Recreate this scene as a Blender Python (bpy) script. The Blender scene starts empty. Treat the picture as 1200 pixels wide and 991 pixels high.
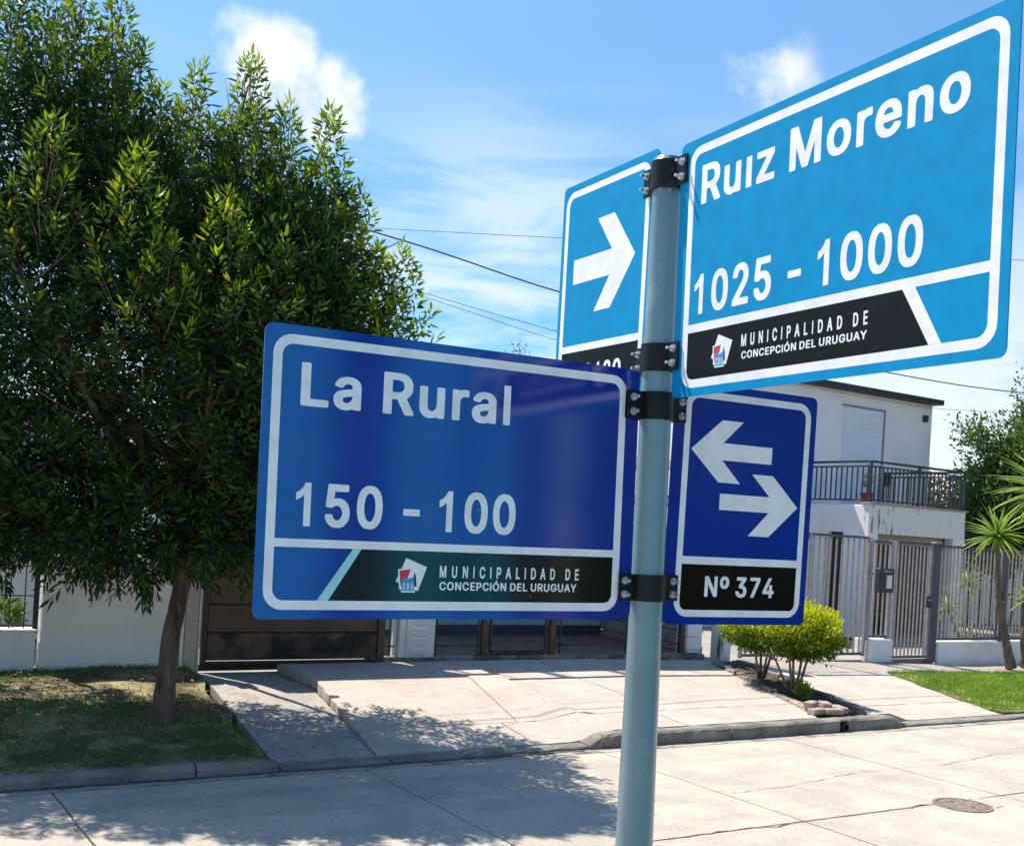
import bpy, math, random
import numpy as np
from mathutils import Vector, Matrix
R = math.radians
random.seed(7); rng = np.random.default_rng(11)
scene = bpy.context.scene
COL = scene.collection

# ---------------------------------------------------------------- camera
# world: x along the street (right, receding), y across the street (away), z up
cd = bpy.data.cameras.new("camera"); cam = bpy.data.objects.new("camera", cd); COL.objects.link(cam)
scene.camera = cam
YAW, ROLL = R(32.4), 0.06
Rt = Vector((math.cos(YAW), -math.sin(YAW), 0)); Fw = Vector((math.sin(YAW), math.cos(YAW), 0)); Up = Vector((0, 0, 1))
cx = Rt*math.cos(ROLL) + Up*math.sin(ROLL); cy = Up*math.cos(ROLL) - Rt*math.sin(ROLL)
m = Matrix((cx, cy, -Fw)).transposed().to_4x4(); m.translation = (0, 0, 2.1)
cam.matrix_world = m
cd.sensor_width = 36; cd.lens = 39.0; cd.shift_y = 0.1012
cd.clip_start = 0.05; cd.clip_end = 2000

# ---------------------------------------------------------------- world, sun, exposure
SUN_AZ = R(-21.0)      # measured from +y towards +x
SUN_EL = R(59.0)
w = bpy.data.worlds.new("World"); scene.world = w; w.use_nodes = True
NT = w.node_tree; NT.nodes.clear()
def wn(t, **k):
    n = NT.nodes.new(t)
    for a, b in k.items(): setattr(n, a, b)
    return n
def wlink(a, b): NT.links.new(a, b)
def wmath(op, a, b=None, clamp=False):
    n = wn('ShaderNodeMath', operation=op, use_clamp=clamp)
    for i, v in enumerate((a, b)):
        if v is None: continue
        if isinstance(v, (int, float)): n.inputs[i].default_value = v
        else: wlink(v, n.inputs[i])
    return n.outputs[0]
out = wn('ShaderNodeOutputWorld'); bg = wn('ShaderNodeBackground'); bg.inputs[1].default_value = 0.09
sky = wn('ShaderNodeTexSky', sky_type='NISHITA'); sky.sun_disc = False
sky.sun_elevation = SUN_EL; sky.sun_rotation = SUN_AZ
sky.air_density = 1.0; sky.dust_density = 0.3; sky.ozone_density = 2.0
tint = wn('ShaderNodeMix', data_type='RGBA', blend_type='MULTIPLY'); tint.inputs[0].default_value = 1
tint.inputs[7].default_value = (1.06, 1.36, 1.44, 1)
wlink(sky.outputs[0], tint.inputs[6])
tc = wn('ShaderNodeTexCoord'); D = tc.outputs['Generated']
def blob(center, inner, outer, scale=1.0):      # a cloud bank: soft mask round a direction of the sky, broken up by noise
    n = wn('ShaderNodeVectorMath', operation='DOT_PRODUCT'); wlink(D, n.inputs[0])
    v = Vector(center).normalized(); n.inputs[1].default_value = v
    mr = wn('ShaderNodeMapRange', interpolation_type='SMOOTHSTEP')
    wlink(n.outputs['Value'], mr.inputs[0]); mr.inputs[1].default_value = math.cos(outer); mr.inputs[2].default_value = math.cos(inner)
    return wmath('MULTIPLY', mr.outputs[0], scale)
nz = wn('ShaderNodeTexNoise'); nz.inputs['Scale'].default_value = 9; nz.inputs['Detail'].default_value = 9; nz.inputs['Roughness'].default_value = .58
wlink(D, nz.inputs['Vector'])
nzf = nz.outputs[0]
mp = wn('ShaderNodeMapping'); mp.inputs['Scale'].default_value = (2.2, 2.2, 9); mp.inputs['Rotation'].default_value = (0.12, 0.1, 0)
wlink(D, mp.inputs['Vector'])
nz2 = wn('ShaderNodeTexNoise'); nz2.inputs['Scale'].default_value = 1.9; nz2.inputs['Detail'].default_value = 10; nz2.inputs['Roughness'].default_value = .62
nz2.inputs['Distortion'].default_value = .5
wlink(mp.outputs[0], nz2.inputs['Vector'])
b1 = blob((0.300, 0.885, 0.358), 0.0, 0.062, 1.05)
b1b = blob((0.345, 0.870, 0.335), 0.0, 0.062, .9)
b1c = blob((0.270, 0.885, 0.375), 0.0, 0.045, .8)
b2 = blob((0.639, 0.671, 0.365), 0.0, 0.065, .50)
bl = wmath('MAXIMUM', wmath('MAXIMUM', b1, b1b), wmath('MAXIMUM', b2, b1c))
c1 = wn('ShaderNodeMapRange', interpolation_type='SMOOTHSTEP')
wlink(wmath('ADD', bl, wmath('MULTIPLY', wmath('SUBTRACT', nzf, .5), 3.4)), c1.inputs[0]); c1.inputs[1].default_value = .38; c1.inputs[2].default_value = 1.15
c1o = wmath('MULTIPLY', c1.outputs[0], wmath('MULTIPLY', bl, 2.2, True))
# thin high cloud, thicker towards the horizon
sep = wn('ShaderNodeSeparateXYZ'); wlink(D, sep.inputs[0])
el = wn('ShaderNodeMapRange'); wlink(sep.outputs[2], el.inputs[0]); el.inputs[1].default_value = .40; el.inputs[2].default_value = .10
low = wn('ShaderNodeMix', data_type='RGBA', blend_type='MULTIPLY'); lf = wn('ShaderNodeMapRange', interpolation_type='SMOOTHSTEP'); wlink(sep.outputs[2], lf.inputs[0]); lf.inputs[1].default_value = .55; lf.inputs[2].default_value = .02
wlink(lf.outputs[0], low.inputs[0]); wlink(tint.outputs[2], low.inputs[6]); low.inputs[7].default_value = (.42, .66, .80, 1)
ci = wn('ShaderNodeMapRange', interpolation_type='SMOOTHSTEP'); wlink(nz2.outputs[0], ci.inputs[0]); ci.inputs[1].default_value = .34; ci.inputs[2].default_value = .60
bank = wmath('MAXIMUM', blob((.50, .83, .20), .02, .19, .30), blob((.80, .565, .10), .02, .22, .22))
c2 = wmath('MULTIPLY', ci.outputs[0], wmath('ADD', wmath('MULTIPLY', el.outputs[0], .62), bank))
cov = wmath('MAXIMUM', c1o, c2, True)
mix = wn('ShaderNodeMix', data_type='RGBA'); wlink(cov, mix.inputs[0]); wlink(low.outputs[2], mix.inputs[6]); mix.inputs[7].default_value = (7.2, 7.5, 7.7, 1)
wlink(mix.outputs[2], bg.inputs[0]); wlink(bg.outputs[0], out.inputs[0])

sd = bpy.data.lights.new("sun", 'SUN'); sd.energy = 5.0; sd.angle = R(0.53); sd.color = (1, .92, .80)
sun = bpy.data.objects.new("sun", sd); COL.objects.link(sun)
sv = Vector((math.sin(SUN_AZ)*math.cos(SUN_EL), math.cos(SUN_AZ)*math.cos(SUN_EL), math.sin(SUN_EL)))
sun.rotation_euler = sv.to_track_quat('Z', 'Y').to_euler(); sun.location = (0, 0, 30)
scene.view_settings.view_transform = 'Standard'; scene.view_settings.look = 'None'
scene.view_settings.exposure = 0.70; scene.view_settings.gamma = 1
try: scene.cycles.max_bounces = 8
except Exception: pass

# ---------------------------------------------------------------- materials
def mat(name, col, rough=.8, col2=None, nscale=6, detail=6, lo=.4, hi=.62, bump=0, bscale=40, metal=0, stains=(), spec=.5, coat=0, grain=0, stretch=None, tracks=0):
    """plain surface: two tones mixed by noise, optional stains (colour, scale, lo, hi, strength), fine grain and bump"""
    M = bpy.data.materials.new(name); M.use_nodes = True; t = M.node_tree; b = t.nodes['Principled BSDF']
    L = t.links.new; N = t.nodes.new
    tcn = N('ShaderNodeTexCoord'); oi = N('ShaderNodeObjectInfo'); va = N('ShaderNodeVectorMath'); L(tcn.outputs['Object'], va.inputs[0]); L(oi.outputs['Location'], va.inputs[1]); vec = va.outputs[0]
    if stretch:
        mpn = N('ShaderNodeMapping'); mpn.inputs['Scale'].default_value = stretch; L(vec, mpn.inputs[0]); vec = mpn.outputs[0]
    c = None
    def noise(s, d=6, r=.6):
        n = N('ShaderNodeTexNoise'); n.inputs['Scale'].default_value = s; n.inputs['Detail'].default_value = d; n.inputs['Roughness'].default_value = r; L(vec, n.inputs['Vector']); return n.outputs[0]
    def rng_(v, a, bb, o=1.0):
        n = N('ShaderNodeMapRange'); n.interpolation_type = 'SMOOTHSTEP'; L(v, n.inputs[0]); n.inputs[1].default_value = a; n.inputs[2].default_value = bb; n.inputs[4].default_value = o; return n.outputs[0]
    def mixc(f, a, bb, mode='MIX'):
        n = N('ShaderNodeMix'); n.data_type = 'RGBA'; n.blend_type = mode
        if isinstance(f, float): n.inputs[0].default_value = f
        else: L(f, n.inputs[0])
        for i, q in ((6, a), (7, bb)):
            if isinstance(q, tuple): n.inputs[i].default_value = (*q, 1)
            else: L(q, n.inputs[i])
        return n.outputs[2]
    cur = tuple(col)
    if col2: cur = mixc(rng_(noise(nscale, detail), lo, hi), cur, tuple(col2))
    for sc_, ss, a, bb, st in stains: cur = mixc(rng_(noise(ss, 8, .65), a, bb, st), cur, tuple(sc_))
    if tracks:
        m4 = N('ShaderNodeMapping'); m4.inputs['Scale'].default_value = (.12, 2.1, 1); L(vec, m4.inputs[0])
        n4 = N('ShaderNodeTexNoise'); n4.inputs['Scale'].default_value = 1.3; n4.inputs['Detail'].default_value = 9; n4.inputs['Roughness'].default_value = .7; L(m4.outputs[0], n4.inputs['Vector'])
        cur = mixc(rng_(n4.outputs[0], .50, .68, tracks), cur, tuple(c*.62 for c in col))
    if grain:
        n = N('ShaderNodeTexNoise'); n.inputs['Scale'].default_value = 180; n.inputs['Detail'].default_value = 2; L(tcn.outputs['Object'], n.inputs['Vector'])
        mr = N('ShaderNodeMapRange'); L(n.outputs[0], mr.inputs[0]); mr.inputs[1].default_value = .3; mr.inputs[2].default_value = .7; mr.inputs[3].default_value = 1-grain; mr.inputs[4].default_value = 1+grain
        vm = N('ShaderNodeVectorMath'); vm.operation = 'SCALE'
        if isinstance(cur, tuple):
            vm.inputs[0].default_value = cur
        else: L(cur, vm.inputs[0])
        n3 = N('ShaderNodeTexNoise'); n3.inputs['Scale'].default_value = 34; n3.inputs['Detail'].default_value = 5; n3.inputs['Roughness'].default_value = .75; L(vec, n3.inputs['Vector'])
        m3 = N('ShaderNodeMapRange'); L(n3.outputs[0], m3.inputs[0]); m3.inputs[1].default_value = .3; m3.inputs[2].default_value = .7; m3.inputs[3].default_value = 1-grain*1.3; m3.inputs[4].default_value = 1+grain*.8
        mm3 = N('ShaderNodeMath'); mm3.operation = 'MULTIPLY'; L(mr.outputs[0], mm3.inputs[0]); L(m3.outputs[0], mm3.inputs[1])
        L(mm3.outputs[0], vm.inputs['Scale']); cur = vm.outputs[0]
    if isinstance(cur, tuple): b.inputs['Base Color'].default_value = (*cur, 1)
    else: L(cur, b.inputs['Base Color'])
    b.inputs['Roughness'].default_value = rough; b.inputs['Metallic'].default_value = metal
    b.inputs['Specular IOR Level'].default_value = spec; b.inputs['Coat Weight'].default_value = coat; b.inputs['Coat Roughness'].default_value = .12
    if bump:
        bn = N('ShaderNodeBump'); bn.inputs['Strength'].default_value = bump; bn.inputs['Distance'].default_value = .01
        L(noise(bscale, 8, .7), bn.inputs['Height']); L(bn.outputs[0], b.inputs['Normal'])
    return M

M = {}
CON = (.50, .43, .35)
M['road'] = mat('road_concrete', CON, .9, (.40, .355, .305), 1.6, bump=.7, bscale=55, grain=.16, tracks=.45, stains=[((.30, .27, .24), 1.1, .57, .72, .5), ((.57, .50, .41), 2.3, .58, .72, .5), ((.22, .20, .18), 13, .66, .74, .5)])
M['joint'] = mat('joint_filler', (.08, .075, .07), .95, (.13, .12, .1), 9, bump=.5)
M['walk'] = mat('sidewalk_concrete', (.50, .43, .37), .9, (.44, .37, .32), 2.2, bump=.55, bscale=60, grain=.15, stains=[((.52, .36, .29), 1.7, .55, .75, .4), ((.3, .27, .24), 4.5, .62, .74, .5), ((.24, .2, .18), 15, .66, .74, .6)])
M['walk2'] = mat('rough_driveway_concrete', (.42, .38, .34), .95, (.34, .31, .28), 3.5, bump=.9, bscale=45, grain=.28, stains=[((.2, .19, .17), 7, .6, .72, .6)])
M['kerb'] = mat('kerb_concrete', (.27, .24, .20), .92, (.17, .155, .135), 3, bump=.8, bscale=30, grain=.2, stains=[((.12, .11, .1), 6, .6, .72, .6)])
M['earth'] = mat('lawn_soil', (.10, .075, .045), 1, (.36, .31, .16), 2.2, lo=.42, hi=.62, bump=.8, bscale=30, grain=.3)
M['soil'] = mat('planter_soil', (.055, .04, .028), 1, (.10, .075, .05), 8, bump=1, bscale=30, grain=.3)
M['gnd'] = mat('far_ground', (.2, .19, .14), 1, (.14, .16, .08), .3)
M['yard'] = mat('yard_paving', (.33, .3, .27), .9, (.27, .25, .23), 2, bump=.4, grain=.1)
M['white'] = mat('white_masonry_paint', (.82, .81, .80), .85, (.74, .73, .72), 1.3, bump=.35, bscale=35, grain=.04, stains=[((.45, .44, .42), 3.3, .66, .8, .4)])
M['cream'] = mat('cream_masonry_paint', (.58, .52, .42), .9, (.45, .38, .27), 3, bump=.5, grain=.08, stains=[((.28, .16, .08), 5, .58, .72, .6)])
M['facade'] = mat('warm_white_render', (.84, .80, .79), .85, (.76, .73, .72), .9, bump=.3, grain=.04, stains=[((.5, .48, .46), 2.3, .62, .78, .35)])
M['stainw'] = mat('rain_stained_render', (.76, .73, .71), .85, (.13, .12, .10), 2.6, lo=.53, hi=.66, bump=.3, stretch=(3.2, 3.2, .5))
M['bluew'] = mat('pale_blue_render', (.32, .50, .56), .85, (.26, .43, .50), 1.6, bump=.25, grain=.05)
M['beige'] = mat('beige_interior', (.38, .30, .24), .9, (.32, .25, .2), 1.5)
M['dark'] = mat('dark_opening', (.02, .02, .025), .5)
M['black'] = mat('black_iron', (.03, .036, .05), .6, (.045, .05, .06), 12, spec=.3)
M['greyiron'] = mat('grey_painted_iron', (.30, .29, .32), .55, (.24, .23, .26), 10)
M['darkiron'] = mat('dark_blue_grey_iron', (.045, .05, .085), .5, (.06, .065, .1), 10)
M['brown'] = mat('brown_painted_steel', (.115, .062, .036), .55, (.085, .045, .027), 2.2, bump=.15, grain=.06, spec=.35)
M['brownd'] = mat('dark_brown_frame', (.05, .026, .018), .55, (.035, .02, .015), 4)
M['roofcap'] = mat('black_roof_edge', (.02, .02, .025), .6)
M['shut'] = mat('roller_shutter', (.70, .72, .76), .7, (.66, .68, .72), 3)
M['glass'] = mat('window_glass', (.03, .04, .05), .08, spec=.8)
M['cab'] = mat('white_meter_cabinet', (.68, .67, .66), .6, (.6, .59, .57), 3, grain=.03)
M['redpot'] = mat('red_pot', (.4, .03, .03), .6)
M['brick'] = mat('mortared_brick', (.36, .25, .19), .95, (.44, .38, .32), 14, bump=.8, grain=.2)
M['block'] = mat('cement_block', (.33, .31, .29), .95, (.26, .24, .22), 8, bump=.8, grain=.2)
M['bark'] = mat('rough_bark', (.16, .10, .07), .95, (.07, .045, .035), 9, bump=1, bscale=26, grain=.25, stretch=(1, 1, .25), stains=[((.34, .24, .18), 16, .54, .66, .75), ((.03, .02, .015), 9, .56, .66, .8)])
M['bark2'] = mat('smooth_stem', (.2, .14, .10), .9, (.11, .08, .06), 10, bump=.6, stretch=(1, 1, .3))
M['wire'] = mat('black_cable', (.015, .015, .018), .6)
M['galv'] = mat('galvanised_pipe', (.35, .36, .37), .5, (.27, .28, .29), 8, metal=.5)
M['terra'] = mat('terracotta_roof', (.3, .13, .08), .9, (.22, .1, .06), 5)
M['tan'] = mat('tan_render', (.46, .38, .3), .9, (.4, .33, .26), 2)

def grass_mat(name, a, b, dry, tr=.35):
    return leaf_mat(name, a, b, tr, .9, dry)
def leaf_mat(name, base, young, tr=.35, rough=.5, dry=None):
    """leaf: colour from the per-leaf attribute 'age' (young shoots paler, bush tops as if sunlit), with light through the blade"""
    Mm = bpy.data.materials.new(name); Mm.use_nodes = True; t = Mm.node_tree; b = t.nodes['Principled BSDF']; L = t.links.new; N = t.nodes.new
    at = N('ShaderNodeAttribute'); at.attribute_name = 'age'
    mx = N('ShaderNodeMix'); mx.data_type = 'RGBA'; L(at.outputs['Fac'], mx.inputs[0]); mx.inputs[6].default_value = (*base, 1); mx.inputs[7].default_value = (*young, 1)
    col = mx.outputs[2]
    if dry:
        tcn = N('ShaderNodeTexCoord'); n = N('ShaderNodeTexNoise'); n.inputs['Scale'].default_value = .9; n.inputs['Detail'].default_value = 5; L(tcn.outputs['Object'], n.inputs['Vector'])
        mr = N('ShaderNodeMapRange'); mr.interpolation_type = 'SMOOTHSTEP'; L(n.outputs[0], mr.inputs[0]); mr.inputs[1].default_value = .48; mr.inputs[2].default_value = .66
        m2 = N('ShaderNodeMix'); m2.data_type = 'RGBA'; L(mr.outputs[0], m2.inputs[0]); L(col, m2.inputs[6]); m2.inputs[7].default_value = (*dry, 1); col = m2.outputs[2]
    L(col, b.inputs['Base Color']); b.inputs['Roughness'].default_value = rough; b.inputs['Specular IOR Level'].default_value = .3
    tl = N('ShaderNodeBsdfTranslucent'); hs = N('ShaderNodeHueSaturation'); hs.inputs['Value'].default_value = 1.7; hs.inputs['Hue'].default_value = .492; L(col, hs.inputs['Color']); L(hs.outputs[0], tl.inputs[0])
    ms = N('ShaderNodeMixShader'); ms.inputs[0].default_value = tr
    L(b.outputs[0], ms.inputs[1]); L(tl.outputs[0], ms.inputs[2]); L(ms.outputs[0], t.nodes['Material Output'].inputs[0])
    return Mm
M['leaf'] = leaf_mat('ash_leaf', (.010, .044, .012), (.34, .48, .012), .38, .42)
M['leaf2'] = leaf_mat('broad_leaf', (.05, .11, .02), (.16, .24, .05), .3)
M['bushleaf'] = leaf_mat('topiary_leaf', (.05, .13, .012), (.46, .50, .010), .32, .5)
M['olive'] = leaf_mat('olive_hedge_leaf', (.08, .09, .025), (.16, .16, .05), .3)
M['yucca'] = leaf_mat('yucca_leaf', (.07, .16, .02), (.28, .38, .06), .3, .4)
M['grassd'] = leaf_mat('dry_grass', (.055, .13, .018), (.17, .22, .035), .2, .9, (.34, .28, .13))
M['grassg'] = leaf_mat('lush_grass', (.10, .24, .015), (.22, .36, .03), .35, .8)

# ---------------------------------------------------------------- mesh and object helpers
class MB:
    def __init__(s): s.v = []; s.f = []; s.a = None
    def add(s, vs, fs):
        o = len(s.v); s.v += [tuple(p) for p in vs]; s.f += [tuple(i+o for i in f) for f in fs]; return s
    def box(s, c, d, ch=0, rz=0):
        """box centred at c, size d; ch chamfers every edge"""
        X, Y, Z = d[0]/2, d[1]/2, d[2]/2; vs = []; fs = []
        if ch <= 0:
            vs = [(x*X, y*Y, z*Z) for x in (-1, 1) for y in (-1, 1) for z in (-1, 1)]
            fs = [(0, 1, 3, 2), (4, 6, 7, 5), (0, 4, 5, 1), (2, 3, 7, 6), (0, 2, 6, 4), (1, 5, 7, 3)]
        else:
            ch = min(ch, X*.9, Y*.9, Z*.9); idx = {}
            for x in (-1, 1):
                for y in (-1, 1):
                    for z in (-1, 1):
                        for a in range(3):
                            p = [x*(X-ch), y*(Y-ch), z*(Z-ch)]; p[a] = (x*X, y*Y, z*Z)[a]
                            idx[x, y, z, a] = len(vs); vs.append(tuple(p))
            q = [(-1, -1), (1, -1), (1, 1), (-1, 1)]
            def key(ax, sg, u, v):
                o = [0, 0, 0]; o[ax] = sg; o[(ax+1) % 3] = u; o[(ax+2) % 3] = v; return tuple(o)
            for ax in range(3):
                for sg in (-1, 1):
                    l = [idx[(*key(ax, sg, u, v), ax)] for u, v in q]; fs.append(tuple(l if sg > 0 else l[::-1]))
            for ax in range(3):      # edges along ax
                b, c2 = (ax+1) % 3, (ax+2) % 3
                for sb in (-1, 1):
                    for sc in (-1, 1):
                        def k(sa, face):
                            o = [0, 0, 0]; o[ax] = sa; o[b] = sb; o[c2] = sc; return idx[(*o, face)]
                        l = (k(-1, b), k(1, b), k(1, c2), k(-1, c2)); fs.append(l if sb*sc > 0 else l[::-1])
            for x in (-1, 1):
                for y in (-1, 1):
                    for z in (-1, 1):
                        l = tuple(idx[x, y, z, a] for a in range(3)); fs.append(l if x*y*z > 0 else l[::-1])
        if rz:
            cc, ss = math.cos(rz), math.sin(rz); vs = [(x*cc-y*ss, x*ss+y*cc, z) for x, y, z in vs]
        return s.add([(x+c[0], y+c[1], z+c[2]) for x, y, z in vs], fs)
    def tube(s, pts, rad, n=8, cap=True):
        pts = [Vector(p) for p in pts]; K = len(pts)
        if not hasattr(rad, '__len__'): rad = [rad]*K
        vs = []; fs = []; u = None
        for i, p in enumerate(pts):
            t = (pts[min(i+1, K-1)]-pts[max(i-1, 0)]).normalized()
            if u is None: u = t.orthogonal().normalized()
            else: u = (u - t*u.dot(t)).normalized()
            v = t.cross(u)
            for j in range(n):
                a = 2*math.pi*j/n; vs.append(p + (u*math.cos(a)+v*math.sin(a))*rad[i])
        for i in range(K-1):
            for j in range(n): fs.append((i*n+j, i*n+(j+1) % n, (i+1)*n+(j+1) % n, (i+1)*n+j))
        if cap: fs.append(tuple(range(n))[::-1]); fs.append(tuple(range((K-1)*n, K*n)))
        return s.add(vs, fs)
    def prism(s, poly, y0, y1, plane='xz'):
        """polygon extruded along the third axis"""
        n = len(poly)
        P = {'xz': lambda a, b, h: (a, h, b), 'xy': lambda a, b, h: (a, b, h), 'yz': lambda a, b, h: (h, a, b)}[plane]
        vs = [P(a, b, y0) for a, b in poly]+[P(a, b, y1) for a, b in poly]
        fs = [tuple(range(n)), tuple(range(2*n-1, n-1, -1))]+[(i, n+i, n+(i+1) % n, (i+1) % n) for i in range(n)]
        return s.add(vs, fs)
    def build(s, name, mt, parent=None, loc=(0, 0, 0), smooth=False):
        me = bpy.data.meshes.new(name); me.from_pydata(s.v, [], s.f); me.update()
        if mt: me.materials.append(mt)
        if smooth: me.polygons.foreach_set('use_smooth', [True]*len(me.polygons))
        return link(name, me, parent, loc)
def link(name, me, parent=None, loc=(0, 0, 0), rz=0):
    o = bpy.data.objects.new(name, me); COL.objects.link(o); o.location = loc
    if rz: o.rotation_euler.z = rz
    if parent: o.parent = parent
    return o
def tag(o, label=None, cat=None, group=None, kind=None):
    for k, v in (('label', label), ('category', cat), ('group', group), ('kind', kind)):
        if v: o[k] = v
    return o
def thing(name, label, cat, loc=(0, 0, 0), group=None, rz=0):
    o = bpy.data.objects.new(name, None); COL.objects.link(o); o.location = loc; o.rotation_euler.z = rz; o.empty_display_size = .2
    return tag(o, label, cat, group)
_bc = {}
def bx(name, parent, c, d, mt, ch=0, rz=0):
    """a box part; alike boxes share one mesh"""
    key = (tuple(round(q, 4) for q in d), mt.name, ch)
    if key not in _bc:
        b = MB().box((0, 0, 0), d, ch); me = bpy.data.meshes.new(name); me.from_pydata(b.v, [], b.f); me.materials.append(mt); me.update(); _bc[key] = me
    return link(name, _bc[key], parent, c, rz)
def npmesh(name, V, F, mt, attr=None):
    """mesh from numpy arrays; F is (k,3) or (k,4)"""
    me = bpy.data.meshes.new(name); k = F.shape[1]
    me.vertices.add(len(V)); me.vertices.foreach_set('co', V.astype(np.float32).ravel())
    me.loops.add(F.size); me.loops.foreach_set('vertex_index', F.astype(np.int32).ravel())
    me.polygons.add(len(F)); me.polygons.foreach_set('loop_start', (np.arange(len(F))*k).astype(np.int32)); me.polygons.foreach_set('loop_total', np.full(len(F), k, np.int32))
    me.update(calc_edges=True)
    if attr is not None:
        a = me.attributes.new('age', 'FLOAT', 'POINT'); a.data.foreach_set('value', attr.astype(np.float32))
    me.materials.append(mt); return me
# ---------------------------------------------------------------- ground levels
def lerp(a, b, t): return a+(b-a)*t
def sm(t): t = max(0, min(1, t)); return t*t*(3-2*t)
def PZ(s): return .36 if s < 9 else lerp(.36, .25, (s-9)/5) if s < 14 else max(.14, .25-(s-14)*.033)   # level along the property line
def level(s, n):
    c = .105
    if 3.3 < s <= 6.45: c = .045
    elif 6.85 <= s <= 11.05: c = .14
    elif 6.45 < s < 6.85: c = lerp(.045, .14, (s-6.45)/.4)
    elif 11.05 < s < 11.4: c = lerp(.14, .04, (s-11.05)/.35)
    elif s >= 11.4: c = .04
    w_ = 2.4 if 4.2 < s < 7 else 3.4
    return lerp(c, PZ(s), max(0, min(1, (n-8.7)/w_)))
def level_garage(s, n): return lerp(.035, .26, max(0, min(1, (n-8.65)/2.6)))
def wob(x, a=1.0): return a*(math.sin(x*7.3)+.6*math.sin(x*17.1+1)+.4*math.sin(x*41.7+2))
def patch(name, sl, sr, n0, n1, h, mt, parent=None, nu=12, nv=16, thick=.12, rough=.0):
    """slab between the edge curves sl(n) and sr(n), surface height h(s, n), with sides going down"""
    V = []; F = []
    fl = sl if callable(sl) else (lambda n: sl); fr = sr if callable(sr) else (lambda n: sr)
    for j in range(nv+1):
        n = lerp(n0, n1, j/nv)
        for i in range(nu+1):
            s = lerp(fl(n), fr(n), i/nu); V.append((s, n, h(s, n)+(rough*rng.normal() if rough else 0)))
    W = nu+1
    for j in range(nv):
        for i in range(nu): a = j*W+i; F.append((a, a+1, a+W+1, a+W))
    ring = [i for i in range(W)]+[j*W+nu for j in range(1, nv+1)]+[nv*W+i for i in range(nu-1, -1, -1)]+[j*W for j in range(nv-1, 0, -1)]
    o = len(V)
    for r in ring: x, y, z = V[r]; V.append((x, y, z-thick))
    k = len(ring)
    for i in range(k): F.append((ring[i], o+i, o+(i+1) % k, ring[(i+1) % k]))
    b = MB(); b.v = V; b.f = F
    return b.build(name, mt, parent)

# ---------------------------------------------------------------- ground, road, kerbs, pavements
gb = MB(); gb.add([(-600, -600, -.16), (600, -600, -.16), (600, 600, -.16), (-600, 600, -.16)], [(0, 1, 2, 3)])
tag(gb.build('ground', M['gnd']), kind='structure')
rb = MB(); rb.box((0, 5.83, -.065), (300, 5.56, .09)); road = tag(rb.build('road', M['joint']), kind='structure')
gb2 = MB(); gb2.box((-87, 5.83, -.01), (146, 5.5, .02)); gb2.box((104.5, 5.83, -.01), (140, 5.5, .02)); gb2.build('far_paving', M['road'], road)
S0 = 1.58; SP = 2.46
for k in range(-6, 13):
    for row, (a, b) in enumerate(((3.1, 5.845), (5.865, 8.52))):
        x0, x1 = S0+SP*k+.008, S0+SP*(k+1)-.008
        tl = .002*rng.normal()
        patch('concrete_slab', lambda n, x0=x0: x0+wob(n, .0035), lambda n, x1=x1: x1+wob(n, .0035), a+.004*wob(k)/2, b, lambda s, n, t=tl: .002+t*.4, M['road'], road, 4, 34 if 0 <= k < 6 else 8, .03)
# cracks in the slabs: thin sunken-looking filler lines following the break
def crack(pts, w_, zf, parent, n=10, mt=None):
    V = []; F = []
    P = []
    for a, b in zip(pts[:-1], pts[1:]):
        for i in range(n): P.append((lerp(a[0], b[0], i/n), lerp(a[1], b[1], i/n)))
    P.append(pts[-1])
    for i, (s, n_) in enumerate(P):
        j1, j2 = rng.normal()*.012, rng.normal()*.012
        ww = w_*.55*(.2+1.3*rng.random())
        a = (P[min(i+1, len(P)-1)][0]-P[max(i-1, 0)][0], P[min(i+1, len(P)-1)][1]-P[max(i-1, 0)][1]); l = math.hypot(*a)+1e-9
        nx, ny = -a[1]/l, a[0]/l
        s += j1; n_ += j2
        V += [(s+nx*ww/2, n_+ny*ww/2, zf(s, n_)+.004), (s-nx*ww/2, n_-ny*ww/2, zf(s, n_)+.004)]
    for i in range(len(P)-1): F.append((2*i, 2*i+1, 2*i+3, 2*i+2))
    b = MB(); b.v = V; b.f = F; return b.build('crack', mt or M['joint'], parent)
flat = lambda s, n: .003
crack([(6.55, 6.72), (7.3, 6.75), (8.4, 6.95), (9.6, 6.92), (10.8, 7.1), (12.5, 7.05)], .012, flat, road)
crack([(4.05, 7.45), (5.0, 7.5), (6.6, 7.3)], .006, flat, road)
crack([(8.96, 6.9), (9.5, 6.3), (9.7, 5.9)], .007, flat, road)
crack([(5.1, 5.855), (6.6, 5.83), (8.0, 5.86)], .022, flat, road, 14)

# kerb on the far side
kerb = tag(MB().box((-52, 8.63, .0), (75, .17, .26), .02).build('kerb', M['kerb']), kind='structure')
def kerb_stone(s0, s1, h0=.14, h1=.14, parent=kerb):
    b = MB(); N_ = max(3, int((s1-s0)/.12)); V = []; F = []
    prof = [(8.535, -.05), (8.54, .62), (8.552, .86), (8.585, 1.0), (8.70, 1.0), (8.72, .93), (8.72, -.05)]
    for i in range(N_+1):
        s = lerp(s0, s1, i/N_); h = lerp(h0, h1, i/N_)
        for k, (n, z) in enumerate(prof): V.append((s, n+(rng.normal()*.004 if 0 < k < 5 else 0)+.006*math.sin(s*1.3), (z*h if z > 0 else z)+(rng.normal()*.003 if 1 < k < 5 else 0)))
    q = len(prof)
    for i in range(N_):
        for k in range(q-1): F.append((i*q+k, i*q+k+1, (i+1)*q+k+1, (i+1)*q+k))
    F.append(tuple(range(q))); F.append(tuple(range(N_*q, N_*q+q))[::-1])
    b.v = V; b.f = F; return b.build('kerb_stone', M['kerb'], parent)
x = -14.5
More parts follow.
